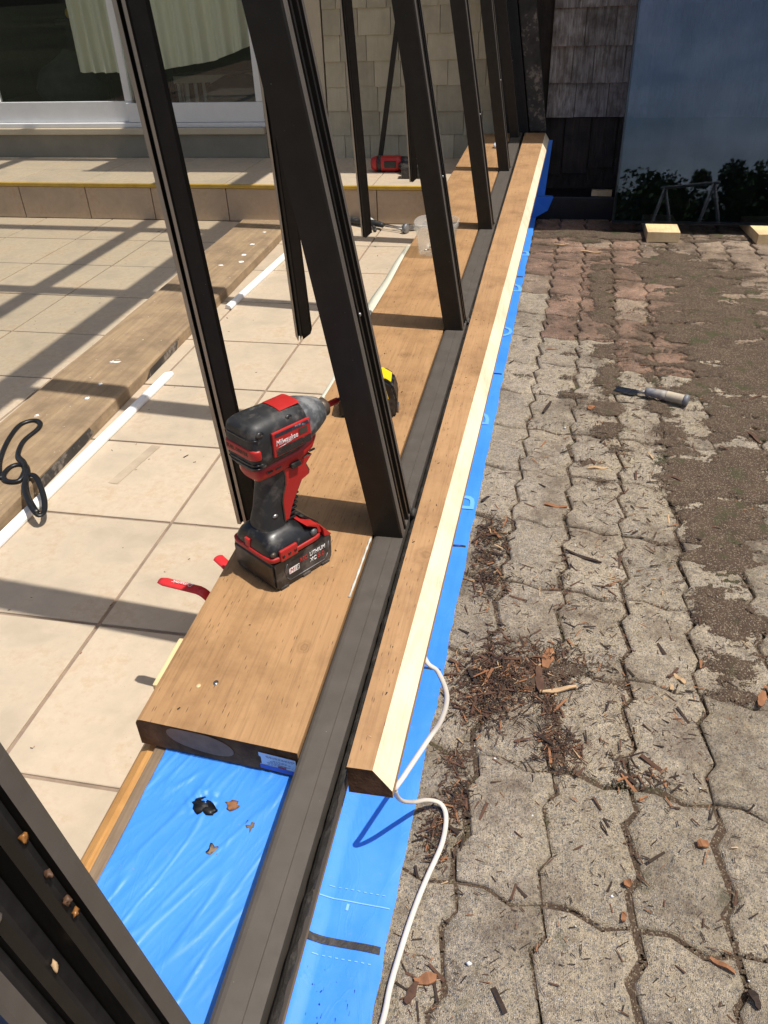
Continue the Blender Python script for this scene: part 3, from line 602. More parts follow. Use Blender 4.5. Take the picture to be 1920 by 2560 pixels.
# ---- timber along the inside of the curb
o = box('ledger_strip', -.506, -.4885, -.6, 5.5, -.30, -.060, 'greywood', None, .002); tag(o, 'thin greyish wood strip along the inside of the blue membrane', 'timber')
o = prism('pine_trim', [(-.545, -.36), (-.5075, -.36), (-.5075, -.070), (-.520, -.070), (-.532, -.076), (-.541, -.088), (-.545, -.105)], lambda p, t: (p[0], -.6 + 6.1 * t, p[1]), 'pine'); tag(o, 'orange pine trim board along the foot of the sill, beside the tiles', 'timber')
o = box('shim_block', -.592, -.5465, .825, .940, -.150, -.105, 'block', None, .003); tag(o, 'pale rough wood block poking out under the sill board near its end', 'block')
# red vinyl lever handles under the board
def lever(name, loc, rz, L, label, dip):
    o = empty(name, loc, rz); tag(o, label, 'lever', 'red levers under the sill board')
    S = smooth_path([(0.05, 0, -.034), (.035, 0, -.03), (.012, 0, -.006), (0, 0, 0), (-.01, 0, .001), (-L, 0, .004)], 5)
    tube('grip', S, .0115, 'lever_red', o, 14, .0045, rf=lambda t: (.72 + .28 * min(1, t * 3)) if t < .97 else .7)
    tube('stem', [Vector((.09, 0, -.05)), Vector((.05, 0, -.03))], .008, 't_steel', o, 10, .004)
    return o
lv = lever('lever_handle', (-.600, 1.060, -.095), R(-8), .088, 'red lever handle with printed word sticking out from under the sill board', 0)
text('lettering', 'Dynamic', .013, 't_white', lv, Matrix.Translation((-.012, .004, .0095)) @ Matrix.Rotation(math.pi, 4, 'Z'), .25, .0002)
lever('lever_handle', (-.580, 1.150, -.10), R(-35), .030, 'stubby red lever end peeking out beside the power tool battery', 0)
# protective film peeling off the board's inner edge
fp = [(-.545, 3.05), (-.550, 2.86), (-.556, 2.67), (-.562, 2.5), (-.556, 2.27), (-.548, 1.99), (-.532, 1.79), (-.522, 1.70)]
P = smooth_path([(x, y, 0) for x, y in fp], 6); V = []; F = []
for i, p in enumerate(P):
    k = .5 + .5 * math.sin(i * .33); V += [(-.512 - .003 * k, p.y, .0005), (-.521, p.y, .003 + .003 * k), (p.x + .012, p.y, -.001 - .01 * (1 - k)), (p.x + .010, p.y, -.02 - .006 * k)]
for i in range(len(P) - 1):
    for k in range(3): a = i * 4 + k; F.append((a, a + 1, a + 5, a + 4))
o = mesh('film_strip', V, F, 'film', None, True); tag(o, 'whitish masking film peeling along the inner edge of the sill board', 'film')
# ================================================================== SUNROOM FRAME
TH = R(9.5); D = Vector((-math.sin(TH), 0, math.cos(TH))); NX = Vector((math.cos(TH), 0, math.sin(TH)))
sf = empty('sunroom_frame', (-.25, .0, -.058)); tag(sf, 'dark bronze metal sunroom frame with leaning mullions and no glass', 'window frame')
OF = Vector((-.25, 0, -.058))
def own(o, off=OF):
    o.data.transform(Matrix.Translation(off)); o.matrix_parent_inverse = Matrix.Translation(off).inverted(); return o
# bottom rail
prof = [(-.2735, -.0575), (-.2735, -.010), (-.2715, -.004), (-.267, -.0008), (-.262, 0), (-.2375, 0), (-.237, -.0008), (-.2365, 0), (-.2215, 0), (-.2215, -.030), (-.2125, -.030), (-.2125, -.0575)]
def taper(y): return .0068 * max(0, y - 3.0)
def ry(p, t):
    y = -.55 + 6.2 * t; return Vector((p[0] + (taper(y) if p[0] > -.23 else 0), y, p[1])) - OF
rail = own(prism('bottom_rail', prof, ry, 'rail', sf))
YR = [-.55 + .008 * i for i in range(776)]; V = []; F = []
for y in YR:
    t = taper(y); w = .003 * noise.noise(Vector((y * 22, 0, 1))) + .0045 * noise.noise(Vector((y * 60, 0, 7)))
    V += [Vector((-.2222 + t, y, -.0295)) - OF, Vector((-.2135 + t, y, -.0285)) - OF, Vector((-.2128 + t, y, -.013 + w)) - OF, Vector((-.2085 + t, y, -.008 + w)) - OF, Vector((-.2025 + t + w, y, -.004 + .5 * w)) - OF, Vector((-.2165 + t + 2 * w, y, -.0575)) - OF]
for i in range(len(YR) - 1):
    for k in range(5): a = i * 6 + k; F.append((a, a + 1, a + 7, a + 6))
tp = own(mesh('sealant_tape', V, F, ['rubber', 'rubber_dirty'], rail, False, [0 if (i % 5) < 2 else 1 for i in range(len(F))]), Vector((0, 0, 0)))
tp.data.transform(Matrix.Translation(OF)); tp.matrix_parent_inverse = Matrix.Identity(4)
# mullions
MP = [(0, 0), (.052, 0), (.0555, .0015), (.057, .005), (.057, .016), (.046, .016), (.046, .029), (.056, .029), (.056, .037), (.034, .037), (.034, .061), (.056, .061), (.056, .069), (.046, .069), (.046, .082), (.057, .082), (.057, .093), (.0555, .0985), (.052, .1), (0, .1)]
ME = {'y': [.160, 1.158, 2.199, 3.307, 4.444, 5.46]}
LEN = 2.73
def mull(y0, x0=-.272):
    o = Vector((x0, y0, .0))
    def fn(p, t):
        b = o + NX * p[0] / math.cos(TH) * 1.0
        z = 0 if t == 0 else LEN
        q = Vector((o.x + p[0], y0 + p[1], 0.0002)) if t == 0 else Vector((o.x + p[0], y0 + p[1], 0)) + D * (LEN / D.z)
        return q - OF
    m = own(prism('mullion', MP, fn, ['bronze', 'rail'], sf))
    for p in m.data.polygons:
        if p.normal.x > .9 and abs(p.center.x - o.x - .057 + LEN * .5 * math.tan(TH)) < .003 and (p.center.y - y0 < .018 or p.center.y - y0 > .08): p.material_index = 1  # outer fins take the lighter rail bronze, painting in their sunlit edge
    for (a, b, c_) in ((.0465, .0170, .0280), (.0465, .0700, .0810), (.0345, .0380, .0600)):
        pr = [(a - .004, b), (a + .0035, b), (a + .0055, (b + c_) / 2), (a + .0035, c_), (a - .004, c_)]
        gk = prism('gasket', pr, fn, 'rubber', m); gk.data.transform(Matrix.Translation(OF))
    for z in (.42, 1.02, 1.6):
        p = Vector((o.x + .0565, y0 + .033, 0)) + D * (z / D.z)
        s = loft('screw', [(-.001, 0, 0, .0035, .0035, 2), (.002, 0, 0, .0033, .0033, 2), (.003, 0, 0, .001, .001, 2)], 't_steel', m, 10, 0); s.location = p
    s = blob('sealant_blob', (o.x + .060, y0 + .09, -.004), (.008, .014, .010), 'rubber_dirty', m, int(y0 * 7), .7)
    return m
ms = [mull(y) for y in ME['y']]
# eave beam, rafters, purlins, tinted roof panes
EZ = 2.67; EX, RS = -.272 - math.tan(TH) * EZ + .03, .36
own(prism('eave_beam', [(EX - .08, EZ - .02), (EX + .03, EZ - .02), (EX + .03, EZ + .08), (EX - .08, EZ + .10)], lambda p, t: Vector((p[0], -.5 + 6.1 * t, p[1])) - OF, 'bronze', sf))
def rf(x): return EZ + .03 + RS * (EX - x)
for y in ME['y']:
    own(prism('rafter', [(EX - .02, rf(EX)), (-4.4, rf(-4.4)), (-4.4, rf(-4.4) + .09), (EX - .02, rf(EX) + .09)], lambda p, t: Vector((p[0], y + .1 * t, p[1])) - OF, 'bronze', sf))
for i, x in enumerate((-1.18, -2.45, -3.6)):
    own(prism('purlin', [(x - .035, rf(x) + .01), (x + .035, rf(x) - .012), (x + .035, rf(x) + .06), (x - .035, rf(x) + .085)], lambda p, t: Vector((p[0], -.5 + 6.1 * t, p[1])) - OF, 'bronze', sf))
for a, b in zip(ME['y'][:-1], ME['y'][1:]):
    xs = [EX - .03, -1.18, -2.45, -3.6, -4.4]
    for x0, x1 in zip(xs[:-1], xs[1:]):
        own(prism('roof_pane', [(x0, rf(x0) + .092), (x1, rf(x1) + .092), (x1, rf(x1) + .098), (x0, rf(x0) + .098)], lambda p, t: Vector((p[0], a + .08 + (b - a - .06) * t, p[1])) - OF, 'roofglass', sf))
# tarry jamb board against the shingles, dark jamb gap
o = prism('jamb_board', [(-.157, 0), (-.052, 0), (-.052, .085), (-.157, .085)], lambda p, t: Vector((p[0], 5.665 + p[1], .004)) + D * (2.2 * t), 'tarry', None, .004); tag(o, 'tar smeared jamb board leaning where the frame meets the weathered shingles', 'board')
o = prism('jamb_filler', [(-.30, 0), (-.16, 0), (-.16, .1), (-.30, .1)], lambda p, t: Vector((p[0], 5.66 + p[1], -.02)) + D * (2.2 * t), 'black', None); tag(o, 'black sealed filler strip beside the last mullion at the house wall', 'filler')
# hanging loosened glazing caps
HP = [(-.027, .010), (-.027, -.006), (-.0195, -.006), (-.0195, .004), (-.012, .004), (-.012, -.006), (-.006, -.006), (-.004, -.002), (.020, .003), (.024, .010)]
def cap_bar(xb, yb, zb, xt, zt, label, ragged=False, yt=None, w=1.0, light=(0, 1)):
    o = empty('glazing_cap', (xb, yb, zb)); tag(o, label, 'metal strip', 'loosened metal caps hanging inside the frame')
    yt = yb if yt is None else yt; T = Vector((xt - xb, yt - yb, zt - zb)); ang = R(28); V = []; F = []; n = len(HP)
    for t in (0, 1):
        for k, p in enumerate(HP):
            x, y = p[0] * w, p[1] * w; q = T * t
            dz = 0
            if t == 0: dz = (.010 * math.sin(k * 2.3) if ragged else 0) + (.018 if p[0] > 0 else 0)
            V.append(Vector((x, y, dz)) + q)
    for i in range(n): F.append((i, (i + 1) % n, n + (i + 1) % n, n + i))
    F.append(tuple(range(n))[::-1]); F.append(tuple(range(n, 2 * n)))
    s = mesh('strip', V, F, ['bronze', 'lit_fin'], o)
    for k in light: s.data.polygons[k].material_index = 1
    return o
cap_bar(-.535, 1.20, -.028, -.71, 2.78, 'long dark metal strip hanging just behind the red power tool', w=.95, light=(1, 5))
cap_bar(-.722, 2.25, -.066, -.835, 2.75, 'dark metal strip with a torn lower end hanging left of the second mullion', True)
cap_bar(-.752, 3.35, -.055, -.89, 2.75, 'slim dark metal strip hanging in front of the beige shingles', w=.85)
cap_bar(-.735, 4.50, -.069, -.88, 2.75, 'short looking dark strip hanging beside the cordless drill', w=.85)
o = box('loose_bar', -.016, .016, -.012, .012, 0, 1.95, 'bronze', None, .002); o.location = (-1.158, 5.66, ZS + .003); o.rotation_euler = (R(-2.8), R(9.5), 0); tag(o, 'dark bar leaning the other way against the beige shingles', 'metal strip')
# grey putty along the rail beside the second mullion
P = smooth_path([(-.2755, 1.15, .002), (-.2765, 1.12, .001), (-.277, 1.08, .0), (-.2775, 1.03, -.0005), (-.2785, .98, -.001)], 6)
o = tube('putty_bead', P, 0.0022, 'putty', None, 8, .0018, rf=lambda t: .6 + .5 * math.sin(t * 17) ** 2); tag(o, 'thin grey bead of old putty along the rail below the nearest mullion', 'putty')
# ================================================================== THINGS ON THE TILES
pk = empty('old_plank', (-1.66, 3.2, ZF)); tag(pk, 'worn tan timber plank with paint spots lying on the tiles', 'plank')
def plank_x(y): return (-1.80 - .026 * (y - 2.3), -1.470 - .026 * (y - 2.3))
bm = bmesh.new(); n = 40; L = []
for i in range(n + 1):
    y = .35 + 4.42 * i / n; a, b = plank_x(y); a += .003 * noise.noise(Vector((y * 6, 0, 0))); b += .004 * noise.noise(Vector((y * 8, 3, 0)))
    L.append([bm.verts.new((x + 1.66, y - 3.2, z)) for x, z in ((a, 0.001), (a, .040), (a + .006, .046), ((a + b) / 2 - .002, .0465), ((a + b) / 2, .0445), ((a + b) / 2 + .002, .0465), (b - .012, .046), (b - .003, .040), (b, .001))])
for p, q in zip(L[:-1], L[1:]):
    for k in range(8): bm.faces.new((p[k], p[k + 1], q[k + 1], q[k]))
bm.faces.new(L[0]); bm.faces.new(L[-1][::-1]); from_bm('plank', bm, 'plank', pk)
for k, (x, y, a, b) in enumerate([(-1.625, 2.62, .026, .018), (-1.58, 2.30, .010, .014), (-1.69, 2.15, .008, .010), (-1.62, 4.25, .016, .02), (-1.60, 4.05, .02, .018), (-1.57, 3.93, .02, .016), (-1.66, 3.86, .018, .012), (-1.59, 2.42, .01, .012), (-1.63, 4.5, .014, .012)]):
    o = blob('paint_spot', (x + 1.66, y - 3.2, .0455), (a, b, .0016), 'white', pk, k, .9)
mesh('torn_tape', [(plank_x(y)[1] - .001 + 1.66 + .0015, y - 3.2, z) for y, z in ((1.75, .002), (2.05, .002), (2.12, .012), (2.1, .040), (1.78, .038))], [(0, 1, 2, 3, 4)], 'tarry', pk)
mesh('torn_tape', [(plank_x(y)[1] + 1.66 + .0008, y - 3.2, z) for y, z in ((2.55, .002), (2.86, .002), (2.9, .036), (2.6, .030))], [(0, 1, 2, 3)], 'tarry', pk)
for nm, x0, y0, x1, y1, lab in (('white_trim', -1.438, .7, -1.408, 2.60, 'long white trim strip lying on the tiles beside the plank'), ('white_trim', -1.437, 3.36, -1.405, 4.30, 'short white trim strip on the tiles past the torn strip end')):
    o = empty(nm, (x0, y0, ZF)); tag(o, lab, 'trim', 'white trim strips beside the plank'); L_ = math.hypot(x1 - x0, y1 - y0); o.rotation_euler = (0, 0, -math.atan2(x1 - x0, y1 - y0))
    prism('strip', [(-.017, .001), (.017, .001), (.017, .010), (.011, .018), (-.009, .020), (-.017, .014)], lambda p, t: (p[0], L_ * t + (.02 * (p[0] > 0) if t else -.01 * (p[0] > 0)), p[1]), 'white', o, .001)
HK = [(-1.352, 1.594, -.352), (-1.425, 1.667, -.347), (-1.4767, 1.7497, -.340), (-1.4434, 1.7475, -.336), (-1.3783, 1.6744, -.35), (-1.345, 1.616, -.362), (-1.35, 1.592, -.358), (-1.4001, 1.6335, -.343), (-1.455, 1.701, -.341), (-1.4816, 1.7653, -.339), (-1.5336, 1.8252, -.347), (-1.5701, 1.8129, -.348), (-1.5644, 1.7614, -.348), (-1.534, 1.7312, -.348), (-1.4946, 1.7368, -.345), (-1.508, 1.7929, -.339), (-1.5431, 1.8361, -.342), (-1.5898, 1.8793, -.347), (-1.624, 1.9658, -.348), (-1.6232, 2.0484, -.348), (-1.6388, 2.0893, -.348), (-1.6727, 2.1052, -.348), (-1.7018, 2.0664, -.348), (-1.6778, 1.9585, -.348), (-1.6322, 1.8483, -.348), (-1.585, 1.7713, -.348), (-1.5613, 1.7417, -.348)]
o = tube('rubber_gasket', smooth_path(HK, 5), .0085, 'gasket', None, 10, .0055); tag(o, 'black rubber gasket strip curled in loops over the edge of the plank', 'gasket')
# caulking gun against the step
cg = empty('caulking_gun', (-.98, 4.78, ZF), R(-24)); tag(cg, 'caulking gun with dark handle and thin rods lying on the tiles by the step', 'caulking gun')
tube('handle', smooth_path([(-.34, .02, .02), (-.24, .01, .024), (-.12, 0, .026), (-.05, 0, .03), (.01, 0, .026)], 5), .024, 't_black', cg, 14, .019, rf=lambda t: .75 + .3 * math.sin(t * 3.1))
tube('trigger', smooth_path([(-.05, -.02, .018), (-.01, -.05, .012), (.0, -.075, .01)], 5), .009, 't_black', cg, 10)
for yy in (-.012, .016): tube('rod', [Vector((0, yy, .028)), Vector((.19, yy, .022))], .0042, 't_steel', cg, 8)
s = loft('plunger_disc', [(.165, 0, .028, .027, .027, 2), (.170, 0, .028, .029, .029, 2), (.186, 0, .028, .029, .029, 2), (.19, 0, .028, .024, .024, 2)], 't_grey', cg, 24)
tr_ = empty('trowel', (-.76, 4.79, ZF), R(8)); tag(tr_, 'small pointed grey trowel blade lying past the plunger of the caulking gun', 'trowel')
mesh('blade', [(-.10, -.03, .004), (-.06, -.042, .010), (.09, .0, .012), (-.06, .036, .022), (-.10, .02, .02), (-.1, -.03, .001), (-.06, -.042, .007), (.09, 0, .009), (-.06, .036, .019), (-.10, .02, .017)], [(0, 1, 2, 3, 4), (9, 8, 7, 6, 5)] + [(i, (i + 1) % 5, 5 + (i + 1) % 5, 5 + i) for i in range(5)], 't_steel', tr_)
tube('tang', [Vector((-.15, 0, .02)), Vector((-.09, 0, .014))], .006, 't_steel', tr_, 8)
o = mesh('paper_scrap', [(-1.10, 4.875, ZF + .002), (-1.05, 4.872, ZF + .002), (-1.035, 4.885, ZF + .02), (-1.075, 4.892, ZF + .045), (-1.10, 4.890, ZF + .02), (-1.07, 4.87, ZF + .003)], [(0, 5, 3, 4), (5, 1, 2, 3)], 'white'); tag(o, 'crumpled scrap of white paper behind the caulking gun', 'paper')
# cordless drill lying on the step
dr = empty('cordless_drill', (-.98, 5.34, ZS), R(4)); tag(dr, 'red and black cordless drill lying on its side on the step', 'drill')
loft('motor_housing', [(-.155, 0, .048, .030, .030, 2.4), (-.150, 0, .048, .040, .040, 2.6), (-.10, 0, .048, .046, .046, 2.8), (.0, 0, .048, .047, .047, 2.8), (.03, 0, .048, .044, .044, 2.4)], 't_red', dr)
loft('rear_cap', [(-.168, 0, .048, .026, .026, 2.2), (-.160, 0, .048, .038, .038, 2.4), (-.135, 0, .048, .0455, .0455, 2.6), (-.13, 0, .048, .0455, .0455, 2.6)], 't_red', dr)
loft('grip_band', [(-.128, 0, .048, .047, .047, 2.6), (-.105, 0, .048, .0475, .0475, 2.8), (-.1, 0, .048, .046, .046, 2.8)], 't_dark', dr)
loft('gear_case', [(.028, 0, .048, .044, .044, 2.2), (.05, 0, .048, .043, .043, 2), (.085, 0, .048, .038, .038, 2), (.09, 0, .048, .03, .03, 2)], 't_dark', dr)
loft('chuck', [(.09, 0, .048, .028, .028, 2), (.12, 0, .048, .027, .027, 2), (.145, 0, .048, .015, .015, 2), (.15, 0, .048, .010, .010, 2)], 't_black', dr)
box('side_panel', -.08, .0, -.048, -.040, .028, .070, 't_dark', dr, .004)
tube('handle', smooth_path([(.03, -.02, .044), (.06, -.08, .038), (.10, -.14, .036)], 6), .030, 't_dark', dr, 16, .024)
box('battery', .05, .19, -.235, -.15, .004, .068, 't_dark', dr, .008); box('battery_latch', .185, .192, -.22, -.17, .02, .05, 't_red', dr, .003)
o = box('white_offcut', -.075, .075, -.02, .02, 0, .022, 'white', None, .002); o.location = (-1.13, 5.60, ZS + .001); o.rotation_euler = (0, 0, R(6)); tag(o, 'small white trim offcut on the step behind the drill', 'offcut')
# ================================================================== THINGS ON THE SILL BOARD
ZB = -.002
# tape measure
tm = empty('tape_measure', (-.388, 1.665, ZB), R(8)); tag(tm, 'yellow and black tape measure standing on the sill behind the nearest mullion', 'tape measure')
pf = [(-.068, 0), (.064, 0), (.070, .008), (.072, .05), (.062, .085), (.04, .100), (-.02, .104), (-.05, .090), (-.066, .06), (-.07, .01)]
prism('case', pf, lambda p, t: (p[0], -.038 + .076 * t, p[1]), 't_dark', tm, .006)
pf2 = [(p[0] * .80, .004 + p[1] * .86) for p in pf if p[1] > .02] + [(-.05, .03), (.05, .03)][:0]
for sgn in (-1, 1): prism('side_cover', [(x * .9, .03 + (z - .03) * .95 + .004) for x, z in pf2], lambda p, t: (p[0], sgn * (.0378 + .0035 * t), p[1]), 'yellow', tm, .001)
prism('top_cover', [(-.045, .094), (-.018, .1055), (.036, .1015), (.058, .088), (.055, .084), (.03, .09), (-.02, .095)], lambda p, t: (p[0], -.026 + .052 * t, p[1] + .001), 'yellow', tm, .0008)
box('hook', .070, .074, -.012, .012, .002, .018, 't_steel', tm, .001)
# plastic container
ct = empty('plastic_tub', (-.402, 2.975, ZB)); tag(ct, 'clear plastic tub of small hardware on the sill behind the second mullion', 'tub')
wall = [(0, 0, 0, .058, .058, 3), (.003, 0, 0, .064, .064, 3), (.09, 0, 0, .076, .076, 3), (.092, 0, 0, .081, .081, 3), (.118, 0, 0, .083, .083, 3), (.12, 0, 0, .080, .080, 3), (.118, 0, 0, .077, .077, 3), (.09, 0, 0, .073, .073, 3), (.006, 0, 0, .060, .060, 3)]
loft('tub', wall, 'plastic', ct, 40, 2)
r = random.Random(4)
for i in range(14): o = tube('screw', [Vector((0, 0, 0)), Vector((r.uniform(-.02, .02), r.uniform(-.02, .02), r.uniform(-.004, .01))).normalized() * .03], .0028, 't_steel', ct, 6); o.location = (r.uniform(-.03, .03), r.uniform(-.03, .03), .012 + r.uniform(0, .02))
o = blob('blue_tape_roll', (-.335, 5.12, ZB + .012), (.018, .028, .014), 'sticker', None, 3, .5); tag(o, 'small crumpled pale blue scrap on the far end of the sill', 'scrap')
# ---- impact driver
ID = empty('impact_driver', (-.4155, 1.057, ZB), math.atan2(.832, .555)); tag(ID, 'red and black impact driver standing on its battery on the sill board', 'power tool')
AX = .266
def sup(n_, S, m, par=ID, **k): return loft(n_, S, m, par, **k)
head = sup('motor_housing', [(-.060, 0, AX - .002, .026, .032, 3), (-.059, 0, AX - .002, .034, .039, 3.4), (-.054, 0, AX - .002, .041, .045, 3.6), (-.042, 0, AX - .001, .0445, .047, 3.4), (-.02, 0, AX, .0455, .0475, 3.1), (.03, 0, AX, .0445, .0465, 2.8), (.052, 0, AX, .043, .0445, 2.5), (.054, 0, AX, .040, .042, 2.4)], 't_black', seg=56)
sup('nose_cone', [(.046, 0, AX, .0435, .0435, 2.2), (.053, 0, AX, .044, .0445, 2.2), (.068, 0, AX, .0415, .0415, 2), (.085, 0, AX, .035, .035, 2), (.101, 0, AX, .0275, .0275, 2), (.1065, 0, AX, .0245, .0245, 2), (.1075, 0, AX, .019, .019, 2)], 't_grey', seg=48)
sup('collar', [(.106, 0, AX, .0155, .0155, 2), (.108, 0, AX, .0175, .0175, 2), (.121, 0, AX, .0175, .0175, 2), (.124, 0, AX, .014, .014, 2), (.1242, 0, AX, .007, .007, 2)], 't_brown', seg=32)
bit = sup('driver_bit', [(.123, 0, AX, .0058, .0058, 2), (.152, 0, AX, .0058, .0058, 2), (.154, 0, AX, .0046, .0046, 2)], 't_redprint', seg=6, smooth=False)
sup('bit_tip', [(.153, 0, AX, .0042, .0042, 2), (.160, 0, AX, .0036, .0036, 2), (.165, 0, AX, .0014, .0014, 2)], 't_steel', bit, seg=12)
# red top patch and rear band follow the housing
def patch(name, s0, s1, a0, a1, ry_, rz_, e, mat, off=.0015, n=14, c=AX, par=head, m=6):
    V = []; F = []
    for i in range(m + 1):
        s = s0 + (s1 - s0) * i / m
        for j in range(n + 1):
            a = a0 + (a1 - a0) * j / n; ca, sa = math.cos(a), math.sin(a)
            V.append((s, (ry_ + off) * math.copysign(abs(ca) ** (2 / e), ca), c + (rz_ + off) * math.copysign(abs(sa) ** (2 / e), sa)))
    for i in range(m):
        for j in range(n): a = i * (n + 1) + j; F.append((a, a + 1, a + n + 2, a + n + 1))
    return mesh(name, V, F, mat, par, True)
patch('top_patch', .010, .052, R(66), R(114), .0446, .0466, 2.85, 't_red', .0016)
# rear band (solid ring slice just behind the housing)
sup('rear_band', [(-.0615, 0, AX - .008, .030, .0080, 6), (-.061, 0, AX - .008, .0365, .0100, 6), (-.0565, 0, AX - .008, .0435, .0108, 6), (-.050, 0, AX - .008, .0455, .0108, 7), (-.048, 0, AX - .008, .0458, .0100, 7)], 't_red', head, seg=40)
text('lettering', 'FUEL DRIVER', .0105, 't_brown', head, Matrix.Translation((-.0617, .034, AX - .0115)) @ Matrix.Rotation(R(-90), 4, 'Z') @ Matrix.Rotation(R(90), 4, 'X'), 0, .0003)
for z in (AX - .027, AX - .034, AX + .020): sup('rear_groove', [(-.0612, 0, z, .026, .0016, 5), (-.057, 0, z, .040, .0020, 5), (-.049, 0, z, .0452, .0018, 5)], 't_dark', head, seg=32)
for yy, zz, xx in ((-.0415, AX + .028, -.044), (-.0405, AX - .031, -.044), (-.036, AX + .033, .018)):
    o = blob('screw_recess', (xx, yy, zz), (.0075, .003, .006), 't_dark', head, 3, .1); 
    o = blob('screw_head', (xx + .0015, yy - .0012, zz - .0015), (.004, .0022, .0035), 't_brown', head, 3, .1)
# side label plates, right side faces the viewer
for sgn in (-1, 1):
    yy = sgn * .0440
    pl = from_bm('side_plate', bm_hexa(boxpts(-.026, .052, min(yy, yy + sgn * .006), max(yy, yy + sgn * .006), AX - .022, AX + .025), .003), 't_red', head)
    f = yy + sgn * .0064
    if sgn < 0:
        def q(nm, s0, s1, z0, z1, m, k=0): mesh(nm, [(s0, f - k, z0), (s1, f - k, z0), (s1, f - k, z1), (s0, f - k, z1)], [(0, 1, 2, 3)], m, pl)
        q('worn_stripe', -.022, .048, AX + .0155, AX + .0225, 't_chrome'); q('worn_text_area', -.022, .050, AX - .0195, AX - .0055, 't_worn')
        for z in (-.0085, -.0115, -.0145, -.0172): q('fine_print', -.019, .046, AX + z, AX + z + .0007, 't_brown', .0003)
        Mx = lambda s, z: Matrix.Translation((s, f - .0002, z)) @ Matrix.Rotation(R(90), 4, 'X')
        text('lettering', 'Milwaukee', .0145, 't_white', pl, Mx(-.0215, AX + .000), .22, .0003, .72)
        mesh('underline_flash', [(-.020, f - .0006, AX - .0042), (.006, f - .0006, AX - .0008), (.016, f - .0006, AX - .0002), (.004, f - .0006, AX - .0022), (-.004, f - .0006, AX - .0026), (-.002, f - .0006, AX - .0036)], [(0, 1, 2, 3, 4, 5)], 't_white', pl)
        q('scuffed_badge', .026, .044, AX + .001, AX + .013, 't_brown', .0002)
for o in [head] + list(head.children_recursive) + [x for x in ID.children if x.name.startswith(('nose_cone', 'collar', 'driver_bit'))] + list(bit.children): o.data.transform(Matrix.Translation((0, 0, AX + .003)) @ Matrix.Diagonal((1, .93, .93, 1)) @ Matrix.Translation((0, 0, -AX)))
# red lower housing, neck
sup('lower_housing', [(-.050, 0, .217, .018, .011, 3), (-.046, 0, .2175, .029, .015, 3), (-.02, 0, .219, .032, .017, 3), (.035, 0, .220, .031, .016, 3), (.068, 0, .228, .026, .012, 3), (.082, 0, .237, .019, .008, 3), (.086, 0, .241, .010, .004, 3)], 't_red', seg=40)
for s in (-.035, -.018, .058): box('vent_slot', s, s + .012, -.0326 if s < .05 else -.029, -.026, .2175, .2205, 't_dark', ID, .0005)
box('direction_switch', .012, .032, -.0375, .0375, .207, .2165, 't_dark', ID, .003)
# handle: black rubber sweep with red inlay
hd = []
for z, c, rx, ryy in ((.088, -.022, .034, .034), (.098, -.022, .031, .031), (.115, -.022, .030, .028), (.135, -.014, .031, .0265), (.16, -.006, .033, .0265), (.185, .004, .037, .027), (.205, .012, .042, .029), (.216, .014, .044, .030)): hd.append((z, c, 0, rx, ryy, 2.5))
hn = sup('handle', hd, 't_black', seg=40, axis=2)
def inlay(name, pts, mat, y, par=hn, th=.0018):
    V = [(s, sg * y if False else -y, z) for s, z in pts for sg in (1,)]; n = len(pts)
    V = [(s, -y, z) for s, z in pts] + [(s, -y + .02, z) for s, z in pts]
    return mesh(name, V, [tuple(range(n))] + [(i, n + i, n + (i + 1) % n, (i + 1) % n) for i in range(n)], mat, par)
red = [(-.008, .112), (.0, .112), (.008, .132), (.018, .150), (.030, .168), (.034, .174), (.050, .178), (.052, .185), (.046, .200), (.060, .212), (.0, .212), (.004, .195), (.002, .178), (-.004, .165), (-.008, .150)]
inlay('red_inlay', red, 't_red', .0292)
inlay('inlay_outline', [(s * 1.0 + (.0022 if s > .01 else -.0022), z + (-.0025 if z < .12 else .0005)) for s, z in red], 't_brown', .0288)
for k in range(7): z = .104 + k * .0088; box('grip_rib', .002 + k * .0022, .0185 + k * .0022, -.0245, .0245, z, z + .0038, 't_dark', hn, .0012)
sup('trigger', [(.178, .052, 0, .008, .009, 3), (.180, .056, 0, .010, .011, 3), (.192, .054, 0, .011, .012, 3), (.204, .058, 0, .014, .012, 3), (.210, .058, 0, .014, .012, 3)], 't_dark', seg=24, axis=2)
o = blob('screw_recess', (-.026, -.0255, .128), (.006, .003, .004), 't_steel', hn, 1, .1)
# foot
ft = sup('foot', [(.060, -.008, 0, .0575, .0555, 7), (.068, -.008, 0, .058, .056, 7), (.078, -.011, 0, .054, .053, 6), (.090, -.018, 0, .044, .046, 5), (.098, -.022, 0, .037, .037, 4), (.104, -.022, 0, .031, .030, 3)], 't_dark', seg=48, axis=2)
sup('red_rim', [(.0615, -.010, 0, .0575, .0568, 8), (.062, -.010, 0, .0585, .0578, 8), (.0690, -.010, 0, .0588, .0580, 8), (.0700, -.010, 0, .0575, .0568, 8)], 't_red', ft, seg=56, axis=2)
prism('red_edge', [(.040, .0705), (.047, .0705), (.043, .088), (.022, .098), (.016, .098), (.038, .086)], lambda p, t: (p[0], -.054 + .108 * t, p[1]), 't_red', ft, .0008)
lug = box('side_lug', -.050, -.012, -.0605, -.054, .060, .082, 't_red', ft, .003)
for s in (-.044, -.031, -.018): o = loft('lug_hole', [(-.0612, s, .070, .003, .003, 2), (-.0605, s, .070, .003, .003, 2)], 't_dark', lug, 12, 0); o.data.transform(Matrix.Rotation(R(90), 4, 'Z') @ Matrix.Scale(-1, 4, (0, 1, 0)))
o = blob('screw_recess', (.030, -.0535, .078), (.008, .004, .007), 't_grey', ft, 1, .1); o = blob('screw_recess', (-.058, -.051, .076), (.006, .004, .005), 't_brown', ft, 1, .1)
